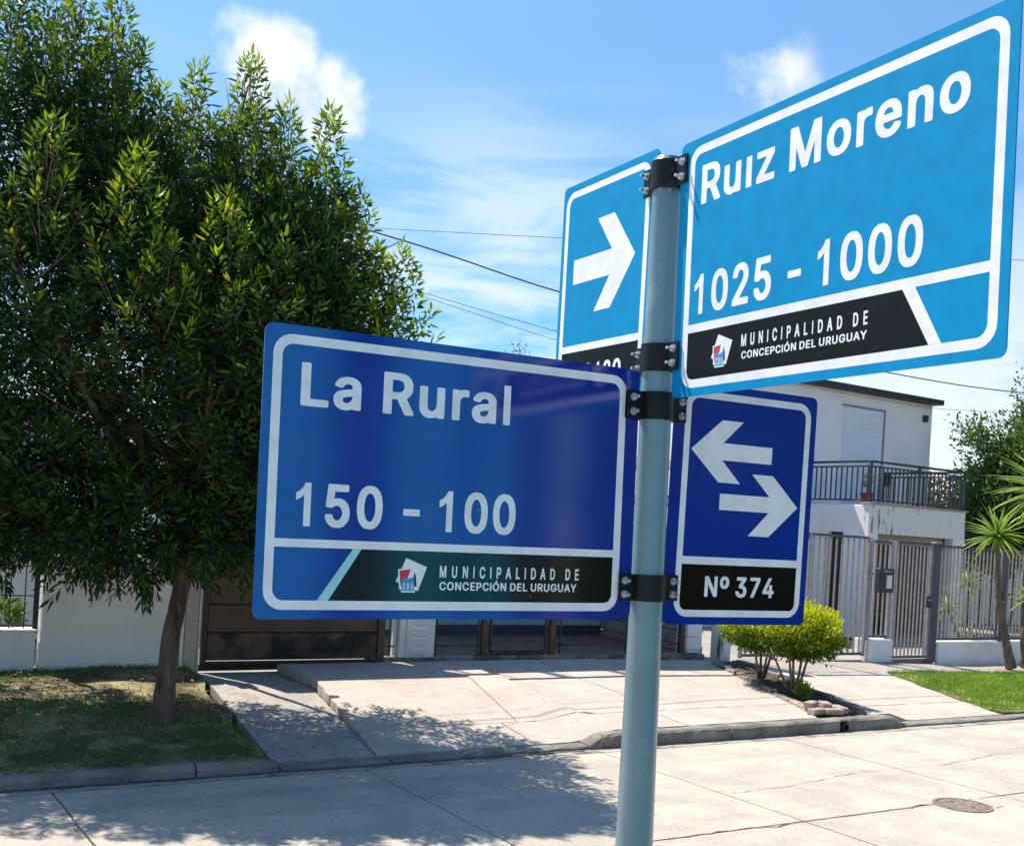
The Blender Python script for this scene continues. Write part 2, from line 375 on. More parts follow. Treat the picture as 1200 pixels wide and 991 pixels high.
while x < 3.2:
    x1 = min(x+2.45, 3.33); kerb_stone(x+.008, x1-.008, .10, .10 if x1 < 3.2 else .08); x = x1
kerb_stone(3.345, 4.33, .035, .03); kerb_stone(4.35, 6.45, .035, .04); kerb_stone(6.46, 6.62, .05, .13)
def drain(s):                                   # pipe mouth through the kerb
    b = MB(); n = 12; V = []; F = []
    for r, y in ((.052, 8.52), (.042, 8.52), (.042, 8.75), (.052, 8.75)):
        for j in range(n): a = 2*math.pi*j/n; V.append((s+r*math.cos(a), y, .055+r*math.sin(a)))
    for k in range(3):
        for j in range(n): F.append((k*n+j, k*n+(j+1) % n, (k+1)*n+(j+1) % n, (k+1)*n+j))
    b.v = V; b.f = F; b.build('drain_pipe', M['brownd'], kerb)
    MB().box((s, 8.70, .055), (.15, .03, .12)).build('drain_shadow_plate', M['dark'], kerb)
    MB().box((s, 8.635, .128), (.13, .16, .028), .008).build('kerb_bridge', M['kerb'], kerb)
kerb_stone(6.63, 6.87, .13, .14); drain(6.94); 
for a, b in ((7.01, 8.3), (8.315, 9.3), (9.315, 9.98)): kerb_stone(a, b)
drain(10.05)
kerb_stone(10.12, 10.9); kerb_stone(10.91, 11.12, .14, .045)
x = 11.13
while x < 30: kerb_stone(x, x+1.85, .04, .04); x += 1.865
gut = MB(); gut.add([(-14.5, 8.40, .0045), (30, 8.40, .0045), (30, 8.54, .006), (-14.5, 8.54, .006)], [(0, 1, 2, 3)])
gg_ = MB(); gg_.add([(-14.5+i*.15, 8.485+.012*math.sin(i*1.7)+.01*math.sin(i*.6), .010) for i in range(140)]+[(-14.5+i*.15, 8.545, .012) for i in range(140)], [(i, i+1, i+141, i+140) for i in range(139)])  # narrow dark strip painting in the kerb-foot shadow together with dirt
tag(gg_.build('gutter_shadow_grime', M['joint']), kind='structure')
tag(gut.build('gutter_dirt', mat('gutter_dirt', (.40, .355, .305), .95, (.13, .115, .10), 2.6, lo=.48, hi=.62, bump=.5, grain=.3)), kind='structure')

# raised edge of the light concrete pavement beside the garage driveway, with broken steps
def step_edge(n):
    b = lerp(4.28, 4.66, max(0, min(1, (n-8.7)/2.4)))
    for c, wd, dp in ((10.42, .11, .10), (9.98, .09, .09), (9.78, .05, .08), (9.55, .06, .07), (9.36, .05, .05)):
        if abs(n-c) < wd/2: b += dp
    return b+.008*math.sin(n*23)
walk = tag(MB().box((4, 10.5, .0), (37, 3.5, .04)).build('sidewalk', M['kerb']), kind='structure')
plan_l = lambda n: lerp(9.80, 11.10, (n-8.72)/3.2)       # left edge of the planter bed
plan_r = lambda n: lerp(10.62, 11.62, (n-8.72)/3.2)
patch('driveway_slab', lambda n: lerp(3.34, 3.72, max(0, (n-8.7)/3.5)), lambda n: lerp(4.27, 4.64, max(0, min(1, (n-8.7)/2.4))), 8.73, 12.25, level_garage, M['walk2'], walk, 14, 40, .1, .0018)
rows = [(8.73, 9.37, 26), (9.385, 11.62, 90), (11.635, 12.2, 10)]
lip = lambda s, n: level(s, n)+.012*max(0, 1-abs(n-10.2)/2)*0
for n0, n1, nv in rows:
    cols = [(step_edge, 5.95), (5.965, 7.85), (7.865, plan_l)]
    if n0 > 11: cols = [(step_edge, 7.3), (7.315, 9.2), (9.215, 11.2)]
    elif n0 > 9: cols = [(step_edge, lambda n: 6.15+.22*(n-9.37)), (lambda n: 6.165+.22*(n-9.37), 8.1), (8.115, plan_l)]
    for a, b in cols: patch('pavement_slab', a, b, n0, n1, level, M['walk'], walk, 14, nv if a is step_edge else 14, .2, .0012)
crack([(4.75, 9.25), (5.4, 9.15), (6.1, 9.33)], .008, level, walk)
crack([(4.72, 11.05), (5.2, 10.98), (5.5, 10.8)], .007, level, walk, 6)
# driveway of the house on the right, two slabs deep, and the path to the small gate
lawn_l = lambda n: 13.3+.75*max(0, (n-8.7)/2.3)**1.3+.03*math.sin(n*9)
for n0, n1 in ((8.73, 9.42), (9.435, 11.35), (11.365, 12.25)):
    patch('driveway_slab', lambda n: plan_r(n)+.1, lambda n: (lawn_l(n)-.02) if n < 11.36 else 15.4, n0, n1, level, M['walk'], walk, 16, 14, .12, .0012)
patch('path_slab', 15.42, 18.9, 11.3, 12.2, level, M['walk'], walk, 12, 6, .1, .001)
patch('path_slab', 18.92, 30, 11.3, 12.2, level, M['walk'], walk, 12, 6, .1, .001)

# lawns: bumpy soil with grass on it
lawn_soil = tag(patch('lawn_ground', -14.5, lambda n: lerp(3.30, 3.66, max(0, (n-8.7)/3.5))-.02+.04*math.sin(n*5), 8.655, 12.3, lambda s, n: level(s, n)+.02*math.sin(s*3.1+n*2)*math.sin(n*2.7)-.004, M['earth'], None, 90, 30, .1, .006), kind='structure')
lawn_r = tag(patch('lawn_verge', lambda n: lawn_l(n), 30, 8.725, 11.29, lambda s, n: level(s, n)+.02, M['earth'], None, 60, 20, .1, .006), kind='structure')
def grass(name, mt, n_bl, sfun, hfun, hh, wdt, thin):
    s, n = sfun(n_bl); z = np.array([hfun(a, b) for a, b in zip(s, n)])
    k = len(s); a = rng.random(k)*2*np.pi; h = hh*(.5+rng.random(k)); lean = rng.normal(size=(k, 2))*h[:, None]*.55
    dx, dy = np.cos(a)*wdt, np.sin(a)*wdt
    V = np.empty((k, 3, 3)); V[:, 0] = np.c_[s-dx, n-dy, z-.005]; V[:, 1] = np.c_[s+dx, n+dy, z-.005]; V[:, 2] = np.c_[s+lean[:, 0], n+lean[:, 1], z+h]
    age = np.repeat(rng.random(k)*.8, 3)
    return tag(link(name, npmesh(name, V.reshape(-1, 3), np.arange(k*3).reshape(-1, 3), mt, age)), kind='stuff')
def left_area(k):
    s = rng.uniform(-1.2, 3.62, k); n = rng.uniform(8.63, 12.2, k)
    bare = (np.sin(s*2.2+n)+np.sin(n*3.1-s*1.3)+rng.normal(size=k)*.8) > .7
    near_wall = n > 11.95
    sun_dry = ((s-2.75)/1.2)**2+((n-11.25)/.55)**2 < 1+rng.normal(size=k)*.3  # grass thinned to dry pale soil here, painting in the sun patch
    ok = ((~bare) | (rng.random(k) < .35) | near_wall) & ((~sun_dry) | (rng.random(k) < .12)) & (s < 3.30+.1*(n-8.7)-.03)
    return s[ok], n[ok]
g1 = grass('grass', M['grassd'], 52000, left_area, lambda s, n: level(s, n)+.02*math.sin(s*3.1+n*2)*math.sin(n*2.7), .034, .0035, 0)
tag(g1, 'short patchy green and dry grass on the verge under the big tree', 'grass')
def right_area(k):
    n = rng.uniform(8.74, 11.28, k); s = rng.uniform(13.2, 26, k)**1.0
    ok = s > np.array([lawn_l(x) for x in n])-.03+rng.normal(size=k)*.03
    return s[ok], n[ok]
g2 = grass('grass', M['grassg'], 60000, right_area, lambda s, n: level(s, n)+.015, .055, .006, 0)
tag(g2, 'bright lush green grass verge beside the driveway at the right', 'grass')
# litter: small dry leaves and pebbles on lawn and gutter
k = 900; s = rng.uniform(-1, 3.5, k); n = rng.uniform(8.35, 12.1, k); z = np.array([level(a, b)+.025 if b > 8.74 else (.15 if b > 8.54 else .012) for a, b in zip(s, n)])
V = np.empty((k, 4, 3)); a = rng.random(k)*6.28; L_ = .012+.02*rng.random(k)
for j, (u, v) in enumerate(((-1, 0), (0, -.4), (1, 0), (0, .4))):
    V[:, j] = np.c_[s+(u*np.cos(a)-v*np.sin(a))*L_, n+(u*np.sin(a)+v*np.cos(a))*L_, z+rng.random(k)*.012]
lit = link('fallen_leaves', npmesh('fallen_leaves', V.reshape(-1, 3), np.arange(k*4).reshape(-1, 4), mat('dry_leaf', (.30, .22, .12), .9, (.16, .1, .05), 20)))
tag(lit, 'small dry leaves scattered over the shaded lawn and kerb', 'leaves', kind='stuff')

# manhole cover in the road, with a broken patch of tan concrete beside it
mh = thing('manhole_cover', 'round dark iron manhole cover set in the concrete road', 'manhole cover', (8.26, 5.74, .004))
mm = mat('worn_cast_iron', (.17, .12, .10), .8, (.26, .20, .17), 14, bump=.6, grain=.25)
def disc(r0, r1, z, n=40): 
    b = MB(); V = []; F = []
    for r, zz in ((r0, z), (r1, z), (r1, -.01)):
        for j in range(n): a = 2*math.pi*j/n; V.append((r*math.cos(a), r*math.sin(a), zz))
    for k in range(2):
        for j in range(n): F.append((k*n+j, (k+1)*n+j, (k+1)*n+(j+1) % n, k*n+(j+1) % n))
    if r0 > 0: pass
    b.v = V; b.f = F; return b
disc(.245, .285, .006).build('frame', mm, mh)
lid = MB(); lid.prism([(.238*math.cos(2*math.pi*j/40), .238*math.sin(2*math.pi*j/40)) for j in range(40)], -.01, .005, 'xy'); lid.build('lid', mm, mh)
mh.scale = (.84, .84, 1)
for k in range(2): bx('lift_slot', mh, (0, -.12+.24*k, .005), (.05, .02, .004), M['dark'])
pb = MB(); pb.prism([(.27, -.2), (.42, -.17), (.5, -.02), (.44, .12), (.33, .16), (.28, .05)], -.002, .004, 'xy'); pb.build('repair_patch', M['tan'], mh)

# near side of the street, where the sign pole stands
tag(MB().box((-2, 3.0, .0), (60, .16, .28), .02).build('near_kerb', M['kerb']), kind='structure')
nw = tag(MB().box((-2, .6, -.03), (60, 4.62, .14)).build('near_sidewalk', M['joint']), kind='structure')
for i in range(-6, 12):
    for j in range(3): bx('paving_slab', nw, (i*1.5+.75, -1.0+1.5*j+.62, .085), (1.485, 1.485, .1), M['walk'], .006)
# ---------------------------------------------------------------- street name signs and their pole
GL = {"L":[821,[[[135,1],[116,14],[110,30],[110,978],[118,991],[140,1002],[300,1002],[322,991],[330,972],[333,173],[735,169],[752,160],[760,146],[760,25],[746,7],[724,0]]]],"a":[813,[[[295,-15],[251,-10],[179,18],[146,39],[89,96],[62,157],[55,201],[55,262],[73,333],[113,386],[157,417],[207,439],[295,462],[493,492],[500,498],[501,526],[489,565],[465,588],[443,599],[394,606],[333,583],[297,548],[281,520],[262,508],[190,507],[96,535],[78,554],[78,592],[110,647],[168,705],[207,731],[245,748],[350,771],[471,771],[531,759],[587,737],[647,694],[687,642],[709,587],[716,543],[715,19],[686,0],[537,0],[504,16],[427,-11],[383,-17]],[[330,157],[394,156],[454,187],[494,245],[506,295],[504,322],[361,302],[295,275],[277,251],[271,212],[300,171]]]],"l":[388,[[[100,0],[290,0],[290,1000],[100,1000]]]],"R":[923,[[[135,1],[116,14],[110,30],[112,983],[124,996],[146,1002],[509,1002],[636,984],[702,957],[746,925],[793,878],[830,812],[848,746],[848,620],[836,559],[797,487],[746,435],[697,399],[880,58],[880,19],[851,0],[680,0],[658,7],[646,19],[465,357],[454,363],[344,364],[333,361],[330,350],[329,19],[300,0]],[[333,537],[476,535],[559,552],[592,573],[615,609],[633,680],[615,752],[595,785],[554,814],[509,826],[449,832],[333,829]]]],"u":[852,[[[350,-10],[300,-4],[218,29],[154,85],[128,124],[112,162],[99,218],[101,741],[113,753],[135,760],[278,760],[307,741],[310,278],[326,223],[355,187],[388,167],[427,162],[460,172],[493,193],[516,223],[538,273],[545,333],[547,741],[576,760],[719,760],[741,753],[753,741],[755,730],[753,19],[724,0],[581,0],[537,23],[460,-5]]]],"r":[575,[[[124,1],[105,14],[99,30],[101,741],[129,760],[273,760],[306,744],[355,764],[394,771],[509,771],[531,764],[545,746],[545,620],[540,603],[515,590],[416,595],[377,582],[347,559],[315,504],[308,460],[307,19],[278,0]]]],"i":[406,[[[124,1],[105,14],[99,30],[101,741],[129,760],[284,759],[303,746],[308,730],[307,19],[278,0]],[[151,817],[107,843],[78,884],[77,950],[89,978],[113,1002],[146,1023],[223,1030],[273,1018],[308,989],[324,967],[330,939],[324,873],[295,838],[251,817]]]],"z":[797,[[[102,1],[85,11],[77,25],[78,135],[428,587],[416,595],[113,596],[96,606],[88,620],[88,730],[94,746],[124,760],[675,760],[702,749],[710,730],[710,631],[704,614],[370,173],[697,169],[713,160],[721,146],[721,30],[716,14],[686,0]]]],"ı":[406,[[[124,1],[105,14],[99,30],[101,741],[129,760],[284,759],[303,746],[308,730],[307,19],[278,0]]]],"M":[1252,[[[135,1],[116,14],[110,30],[110,972],[118,991],[146,1002],[344,1002],[375,989],[625,348],[632,350],[876,983],[889,996],[912,1002],[1110,1002],[1135,989],[1140,972],[1140,30],[1132,11],[1110,0],[961,0],[939,7],[927,19],[923,505],[910,487],[731,25],[713,7],[691,0],[554,0],[524,19],[340,482],[328,499],[324,19],[295,0]]]],"o":[861,[[[394,-15],[344,-11],[300,1],[229,34],[185,66],[128,129],[78,234],[66,295],[61,361],[66,460],[78,520],[101,581],[133,636],[223,720],[289,753],[333,765],[372,771],[493,771],[576,753],[631,726],[680,688],[731,631],[764,570],[792,482],[799,432],[798,317],[781,229],[753,162],[721,113],[664,55],[603,18],[543,-4],[460,-16]],[[413,157],[438,154],[465,161],[498,177],[534,212],[560,256],[584,344],[584,416],[555,509],[533,548],[509,573],[449,600],[410,600],[388,593],[355,573],[330,548],[299,493],[276,388],[281,322],[293,278],[326,212],[361,177]]]],"e":[841,[[[405,-15],[350,-11],[300,1],[218,40],[151,99],[128,129],[78,234],[66,295],[61,361],[66,465],[101,581],[122,620],[193,697],[223,720],[289,753],[361,771],[487,771],[548,759],[625,726],[715,642],[753,570],[770,520],[782,427],[782,333],[774,319],[752,309],[284,306],[293,262],[330,201],[366,172],[421,154],[454,154],[509,172],[539,201],[562,240],[592,259],[642,259],[697,246],[741,235],[764,218],[764,173],[742,124],[721,96],[658,40],[565,-4],[482,-16]],[[290,476],[543,474],[556,482],[539,526],[498,578],[454,599],[405,600],[361,583],[328,555],[293,498]]]],"n":[852,[[[124,1],[105,14],[99,30],[102,743],[129,760],[267,760],[311,737],[344,753],[410,771],[504,771],[559,764],[609,748],[647,726],[688,691],[720,647],[742,598],[749,565],[755,520],[752,17],[724,0],[581,0],[559,7],[547,19],[545,443],[538,498],[527,537],[498,573],[471,593],[427,600],[399,593],[355,567],[332,537],[315,493],[308,449],[307,19],[278,0]]]],"0":[931,[[[399,-10],[311,12],[256,45],[187,113],[156,157],[123,234],[94,366],[88,427],[94,636],[112,724],[145,818],[194,895],[240,942],[311,985],[372,1007],[427,1013],[554,1008],[614,990],[691,942],[742,889],[775,840],[803,779],[830,675],[842,581],[843,427],[831,328],[808,234],[775,157],[744,113],[680,50],[620,12],[565,-4],[520,-11]],[[435,168],[493,167],[531,188],[561,218],[588,262],[610,328],[628,421],[628,576],[610,675],[593,724],[545,801],[482,837],[443,836],[410,819],[388,804],[365,774],[343,735],[321,675],[303,576],[303,421],[321,328],[343,267],[370,218],[399,188]]]],"1":[777,[[[475,0],[475,1000],[322,1000],[255,895],[155,805],[60,762],[60,592],[180,642],[284,715],[284,0]]]],"2":[931,[[[140,1],[124,11],[116,25],[117,135],[512,559],[550,609],[571,653],[584,697],[582,746],[562,790],[509,830],[454,842],[394,819],[369,796],[348,763],[337,730],[335,691],[317,673],[295,666],[146,668],[123,686],[121,746],[128,785],[155,856],[182,895],[234,946],[289,979],[344,1001],[416,1013],[509,1013],[598,996],[658,968],[697,942],[733,906],[781,829],[799,752],[798,686],[786,620],[748,537],[705,476],[430,173],[790,169],[807,160],[815,146],[814,19],[801,7],[779,0]]]],"3":[931,[[[366,-10],[267,18],[212,45],[127,124],[106,157],[89,201],[83,284],[91,297],[113,308],[273,307],[302,284],[310,245],[350,193],[388,172],[432,160],[460,160],[526,178],[577,218],[599,273],[600,328],[583,372],[548,413],[515,434],[449,451],[311,459],[295,468],[287,482],[288,598],[468,801],[484,829],[151,833],[135,843],[127,856],[128,983],[140,996],[162,1002],[757,1001],[774,991],[782,978],[781,862],[556,603],[559,596],[647,571],[697,544],[735,512],[775,465],[803,410],[820,344],[820,267],[803,185],[760,113],[702,56],[636,18],[531,-11]]]],"4":[931,[[[543,1],[526,11],[518,25],[515,190],[96,194],[80,204],[72,218],[72,333],[457,989],[482,1002],[642,1002],[671,983],[671,950],[337,388],[330,366],[515,366],[519,631],[548,650],[702,649],[719,639],[727,625],[727,372],[735,364],[829,363],[854,350],[859,333],[859,218],[851,204],[834,194],[729,190],[727,25],[713,7],[691,0]]]],"5":[931,[[[372,-10],[311,7],[262,29],[176,96],[150,129],[128,173],[110,240],[112,284],[140,303],[300,302],[324,284],[337,240],[366,198],[405,172],[443,160],[465,160],[504,172],[531,188],[577,240],[600,322],[595,372],[577,421],[548,460],[520,483],[482,500],[427,505],[388,494],[300,452],[240,452],[151,463],[123,482],[121,515],[178,983],[190,996],[212,1002],[746,1001],[763,991],[771,978],[771,856],[763,843],[735,832],[377,829],[358,675],[366,667],[410,677],[520,677],[587,665],[680,621],[744,559],[792,482],[815,394],[815,278],[797,201],[781,162],[755,124],[686,55],[636,23],[581,1],[526,-11]]]],"7":[931,[[[207,1],[183,19],[183,58],[568,823],[559,832],[140,833],[124,843],[116,856],[117,983],[129,996],[151,1002],[779,1002],[801,996],[815,978],[814,834],[406,25],[388,7],[372,0]]]],"-":[931,[[[234,348],[215,361],[209,377],[210,487],[218,501],[234,511],[680,512],[702,505],[715,493],[716,372],[708,358],[691,348]]]],"º":[714,[[[278,409],[234,420],[168,453],[127,487],[84,543],[67,576],[50,642],[50,774],[62,829],[84,878],[127,934],[179,974],[234,1001],[289,1013],[421,1013],[460,1007],[526,979],[565,953],[606,912],[638,862],[654,818],[666,757],[666,664],[654,598],[611,515],[537,447],[493,425],[427,408]],[[330,570],[372,568],[405,584],[428,609],[457,680],[457,735],[439,790],[428,812],[405,837],[372,853],[333,852],[306,837],[271,785],[259,741],[259,675],[271,636],[297,592]]]],"N":[1059,[[[135,1],[116,14],[110,30],[110,972],[116,989],[146,1002],[317,1002],[339,991],[379,939],[712,410],[730,392],[734,983],[746,996],[768,1002],[917,1002],[939,991],[947,972],[947,30],[942,14],[912,0],[741,0],[719,11],[690,47],[346,592],[333,602],[329,19],[300,0]]]],"U":[1048,[[[482,-15],[421,-11],[372,1],[273,45],[234,72],[187,118],[155,162],[134,207],[110,317],[112,983],[124,996],[146,1002],[295,1002],[324,983],[325,383],[332,322],[359,256],[394,211],[465,172],[493,166],[548,165],[598,178],[653,209],[693,256],[715,317],[721,366],[723,983],[752,1002],[912,1001],[931,989],[936,972],[936,300],[913,201],[865,124],[807,66],[757,34],[697,7],[625,-11]]]],"I":[388,[[[95,0],[295,0],[295,1000],[95,1000]]]],"C":[1035,[[[465,-10],[366,12],[278,56],[176,151],[133,218],[95,311],[77,410],[72,515],[83,625],[106,719],[166,834],[229,903],[289,952],[361,984],[438,1008],[498,1013],[642,1008],[708,990],[779,957],[834,920],[881,873],[924,812],[946,768],[968,691],[968,658],[939,639],[774,640],[750,658],[737,702],[694,768],[658,797],[614,819],[570,831],[509,831],[432,803],[386,768],[359,735],[326,680],[304,620],[292,554],[292,443],[321,333],[359,262],[399,220],[460,183],[531,166],[581,171],[620,183],[675,215],[726,278],[745,333],[774,357],[939,357],[962,339],[964,289],[940,218],[897,146],[829,77],[774,40],[713,12],[625,-11]]]],"P":[916,[[[135,1],[116,14],[110,30],[112,983],[124,996],[146,1002],[509,1002],[631,984],[702,952],[741,925],[808,851],[830,801],[847,741],[848,603],[825,526],[808,493],[782,454],[746,419],[691,381],[642,359],[554,342],[333,339],[329,19],[300,0]],[[333,515],[476,512],[515,518],[565,535],[595,565],[615,598],[626,631],[628,708],[610,757],[581,793],[548,814],[509,826],[443,832],[333,829]]]],"A":[980,[[[58,1],[34,19],[34,63],[370,983],[399,1002],[570,1002],[592,996],[615,961],[935,91],[947,52],[946,19],[917,0],[757,0],[735,7],[723,19],[636,256],[355,259],[337,251],[251,11],[229,0]],[[405,432],[573,432],[566,465],[487,677]]]],"D":[1021,[[[135,1],[116,14],[110,30],[112,983],[124,996],[146,1002],[493,1002],[559,997],[642,979],[741,935],[785,903],[858,829],[891,774],[918,708],[942,609],[947,537],[942,394],[918,295],[891,229],[858,173],[785,99],[741,67],[658,29],[576,7],[509,0]],[[333,173],[438,171],[493,177],[587,205],[642,243],[698,328],[720,399],[732,471],[732,531],[715,625],[687,697],[644,757],[598,792],[559,808],[493,826],[432,831],[339,831],[331,823]]]],"E":[868,[[[135,1],[116,14],[110,30],[112,983],[124,996],[146,1002],[746,1002],[768,996],[782,978],[782,856],[774,843],[757,833],[333,829],[333,592],[724,588],[741,578],[749,565],[749,449],[741,430],[719,419],[333,416],[330,185],[333,173],[344,171],[763,169],[779,160],[787,146],[786,19],[774,7],[752,0]]]],"O":[1078,[[[465,-10],[366,12],[278,56],[176,151],[133,218],[95,311],[77,410],[72,515],[83,625],[106,719],[166,834],[229,903],[289,952],[361,984],[438,1008],[498,1013],[642,1008],[719,984],[790,952],[870,884],[913,834],[941,790],[979,702],[1002,587],[1002,421],[997,377],[979,300],[946,218],[903,151],[801,56],[713,12],[647,-5],[603,-11]],[[507,168],[559,166],[587,172],[653,199],[686,226],[720,262],[753,322],[787,443],[787,554],[770,631],[748,691],[688,774],[625,814],[570,831],[504,830],[443,808],[394,777],[359,735],[326,680],[304,620],[292,554],[292,443],[310,361],[326,317],[370,251],[399,220],[449,188]]]],"Ó":[1078,[[[465,-10],[366,12],[278,56],[176,151],[133,218],[95,311],[77,410],[72,515],[83,625],[106,719],[166,834],[229,903],[289,952],[361,984],[438,1008],[498,1014],[642,1008],[719,984],[790,952],[870,884],[913,834],[941,790],[979,702],[1002,587],[1002,421],[997,377],[979,300],[946,218],[903,151],[801,56],[713,12],[647,-5],[603,-11]],[[507,168],[559,166],[587,172],[653,199],[686,226],[720,262],[753,322],[787,443],[787,554],[770,631],[748,691],[688,774],[625,814],[570,831],[504,830],[443,808],[394,777],[359,735],[326,680],[304,620],[292,554],[292,443],[310,361],[326,317],[370,251],[399,220],[449,188]],[[465,1026],[442,1044],[442,1077],[524,1253],[537,1267],[559,1277],[719,1278],[749,1264],[753,1225],[625,1035],[603,1025]]]],"G":[1054,[[[465,-10],[361,12],[284,51],[215,107],[155,179],[101,295],[77,394],[72,482],[77,603],[95,691],[128,774],[182,856],[273,941],[355,984],[438,1008],[493,1013],[631,1008],[719,984],[796,946],[887,867],[924,812],[957,741],[969,691],[968,658],[939,639],[774,640],[750,658],[726,713],[683,774],[636,808],[592,825],[543,835],[509,831],[465,819],[421,797],[375,757],[337,702],[304,620],[292,554],[292,443],[304,383],[343,289],[364,256],[427,199],[476,178],[531,166],[614,178],[658,199],[699,234],[742,306],[752,361],[548,364],[526,375],[518,388],[518,509],[526,523],[548,534],[950,533],[967,523],[975,509],[975,333],[957,251],[924,179],[898,140],[823,67],[757,29],[658,-4],[614,-11]]]],"Y":[966,[[[399,1],[383,11],[375,25],[373,399],[29,950],[29,983],[58,1002],[229,1002],[251,996],[274,972],[482,635],[505,664],[684,961],[708,991],[735,1002],[900,1002],[923,996],[935,983],[935,950],[591,399],[588,19],[559,0]]]],"8":[931,[[[372,-10],[289,12],[223,45],[196,66],[133,135],[117,162],[101,212],[94,300],[101,355],[117,405],[149,454],[224,526],[172,581],[145,631],[127,713],[132,790],[145,834],[166,878],[256,963],[339,1001],[405,1013],[520,1013],[559,1008],[631,984],[697,947],[748,895],[786,829],[799,774],[798,680],[792,653],[759,581],[707,526],[777,460],[814,399],[830,344],[837,295],[831,223],[819,179],[792,129],[741,72],[697,40],[625,7],[548,-11]],[[430,162],[493,160],[531,172],[576,198],[604,240],[617,284],[610,322],[589,366],[537,412],[471,430],[394,412],[355,385],[321,328],[314,273],[332,223],[383,177]],[[446,603],[476,601],[526,618],[566,658],[584,708],[582,741],[571,774],[551,807],[526,825],[471,842],[416,830],[383,810],[365,785],[347,741],[348,697],[376,642],[405,618]]]]}
def fill2d(name, groups, mt, parent, y):
    """flat lettering or graphics: every closed outline (with its holes) filled, lying at depth y in front of the plate"""
    V = []; F = []
    for loops in groups:
        c = bpy.data.curves.new(name, 'CURVE'); c.dimensions = '2D'; c.fill_mode = 'BOTH'
        for lp in loops:
            sp = c.splines.new('POLY'); sp.points.add(len(lp)-1); sp.use_cyclic_u = True
            for q, (a, b) in zip(sp.points, lp): q.co = (a, b, 0, 1)
        o = bpy.data.objects.new('tmp', c); me = bpy.data.meshes.new_from_object(o)
        off = len(V); V += [(v.co.x, y, v.co.y) for v in me.vertices]; F += [tuple(i+off for i in p.vertices) for p in me.polygons]
        bpy.data.objects.remove(o); bpy.data.curves.remove(c); bpy.data.meshes.remove(me)
    b = MB(); b.v = V; b.f = F
    return b.build(name, mt, parent)
def text(name, s, x0, x1, z, cap, mt, parent, y=-.00025, sx=None, adv_trim=1.0):
    """lettering from x0 to x1 (ink edges), baseline z, cap height cap; sx squeezes the letters and the rest goes into spacing"""
    items = []; pen = 0
    for ch in s:
        if ch == ' ': items.append((None, pen)); pen += 330; continue
        a, ls = GL[ch]; items.append((ls, pen)); pen += a
    first = items[0][0]; last = items[-1][0]
    lo = min(p[0] for l in first for p in l); hi = items[-1][1]+max(p[0] for l in last for p in l)
    k = cap/1000.0; n = len(s)-1
    if sx is None: kx = (x1-x0)/(hi-lo); extra = 0
    else: kx = k*sx; extra = ((x1-x0)-(hi-lo)*kx)/n
    gr = []; o = None
    for i, (ls, p) in enumerate(items+[(None, 0)]):
        if ls is None:                                  # one part per word
            if gr: o = fill2d(name, gr, mt, parent, y)
            gr = []; continue
        gr.append([[(x0+(q[0]+p-lo)*kx+extra*i, z+q[1]*k) for q in l] for l in ls])
    return o
def rrect(x0, z0, x1, z1, r, n=6, corners=(1, 1, 1, 1)):
    P = []
    for (cx_, cz, a0, on) in ((x1-r, z0+r, -90, corners[0]), (x1-r, z1-r, 0, corners[1]), (x0+r, z1-r, 90, corners[2]), (x0+r, z0+r, 180, corners[3])):
        if on:
            for i in range(n+1): a = R(a0+90*i/n); P.append((cx_+r*math.cos(a), cz+r*math.sin(a)))
        else: P.append((cx_+(r if a0 in (-90, 0) else -r), cz+(r if a0 in (0, 90) else -r)))
    return P
def smat(name, col, rough, spec=.5, coat=.6, n=.012, crough=.2):
    Mx = mat(name, col, rough, tuple(c*.90 for c in col), 30, coat=coat, spec=spec, stains=[((.30, .33, .36), 7, .56, .80, .035), ((.30, .33, .36), 90, .66, .74, .18)]); b = Mx.node_tree.nodes['Principled BSDF']; b.inputs['Coat Roughness'].default_value = crough
    return Mx
SB = smat('deep_blue_sheeting', (.0, .026, .30), .6, spec=.05, coat=1, crough=.10); SC = smat('sky_blue_sheeting', (.0, .27, .55), .6, spec=.1, coat=.12)
SW = smat('white_reflective_sheeting', (.86, .87, .89), .6, spec=.2, coat=.1); SK = smat('black_sheeting', (.003, .0025, .0025), .6, spec=.05, coat=.7, crough=.1); SK2 = smat('black_sheeting_teal', (.004, .007, .009), .6, spec=.1, coat=.1)
for q_ in (SB, SK): q_.node_tree.nodes['Principled BSDF'].inputs['Coat IOR'].default_value = 1.78
SA = smat('pale_aqua_sheeting', (.36, .72, .74), .5); SR = smat('red_print', (.55, .015, .02), .5); SL = smat('light_blue_print', (.02, .30, .60), .5)
ALU = mat('bare_aluminium_back', (.45, .46, .47), .45, (.38, .39, .4), 20, metal=.8)
H_ = .3637
AX = Vector((-.013, .0001, 1)).normalized(); PB = Vector((1.1199, 1.358, 2.0))
def axis_at(z): return PB+Vector((-.013, .0001, 1))*(z-2)
def sign(name, label, o, X, Z, w_, col, mleft, mright, small):
    X = Vector(X); Z = Vector(Z).normalized(); N_ = X.cross(Z); Y = -N_
    t = thing(name, label, 'street sign', (0, 0, 0), 'street name signs on the corner pole')
    mtx = Matrix((X, Y, Z)).transposed().to_4x4(); mtx.translation = o; t.matrix_world = mtx
    b = MB(); b.prism(rrect(-mleft, -.0125, w_+mright, H_+.0125, .011), .0, .002); pn = b.build('panel', col, t); pn.data.materials.append(ALU)
    for p in pn.data.polygons:
        if p.normal.y > .9: p.material_index = 1
    bw = .0125 if not small else .0115
    ro, ri = .026, .015
    # white frame as a ring, and the divider bar
    O = rrect(0, 0, w_, H_, ro); I = rrect(bw, bw, w_-bw, H_-bw, ri)
    fill2d('border', [[O, I]], SW, t, -0.00010)
    return t
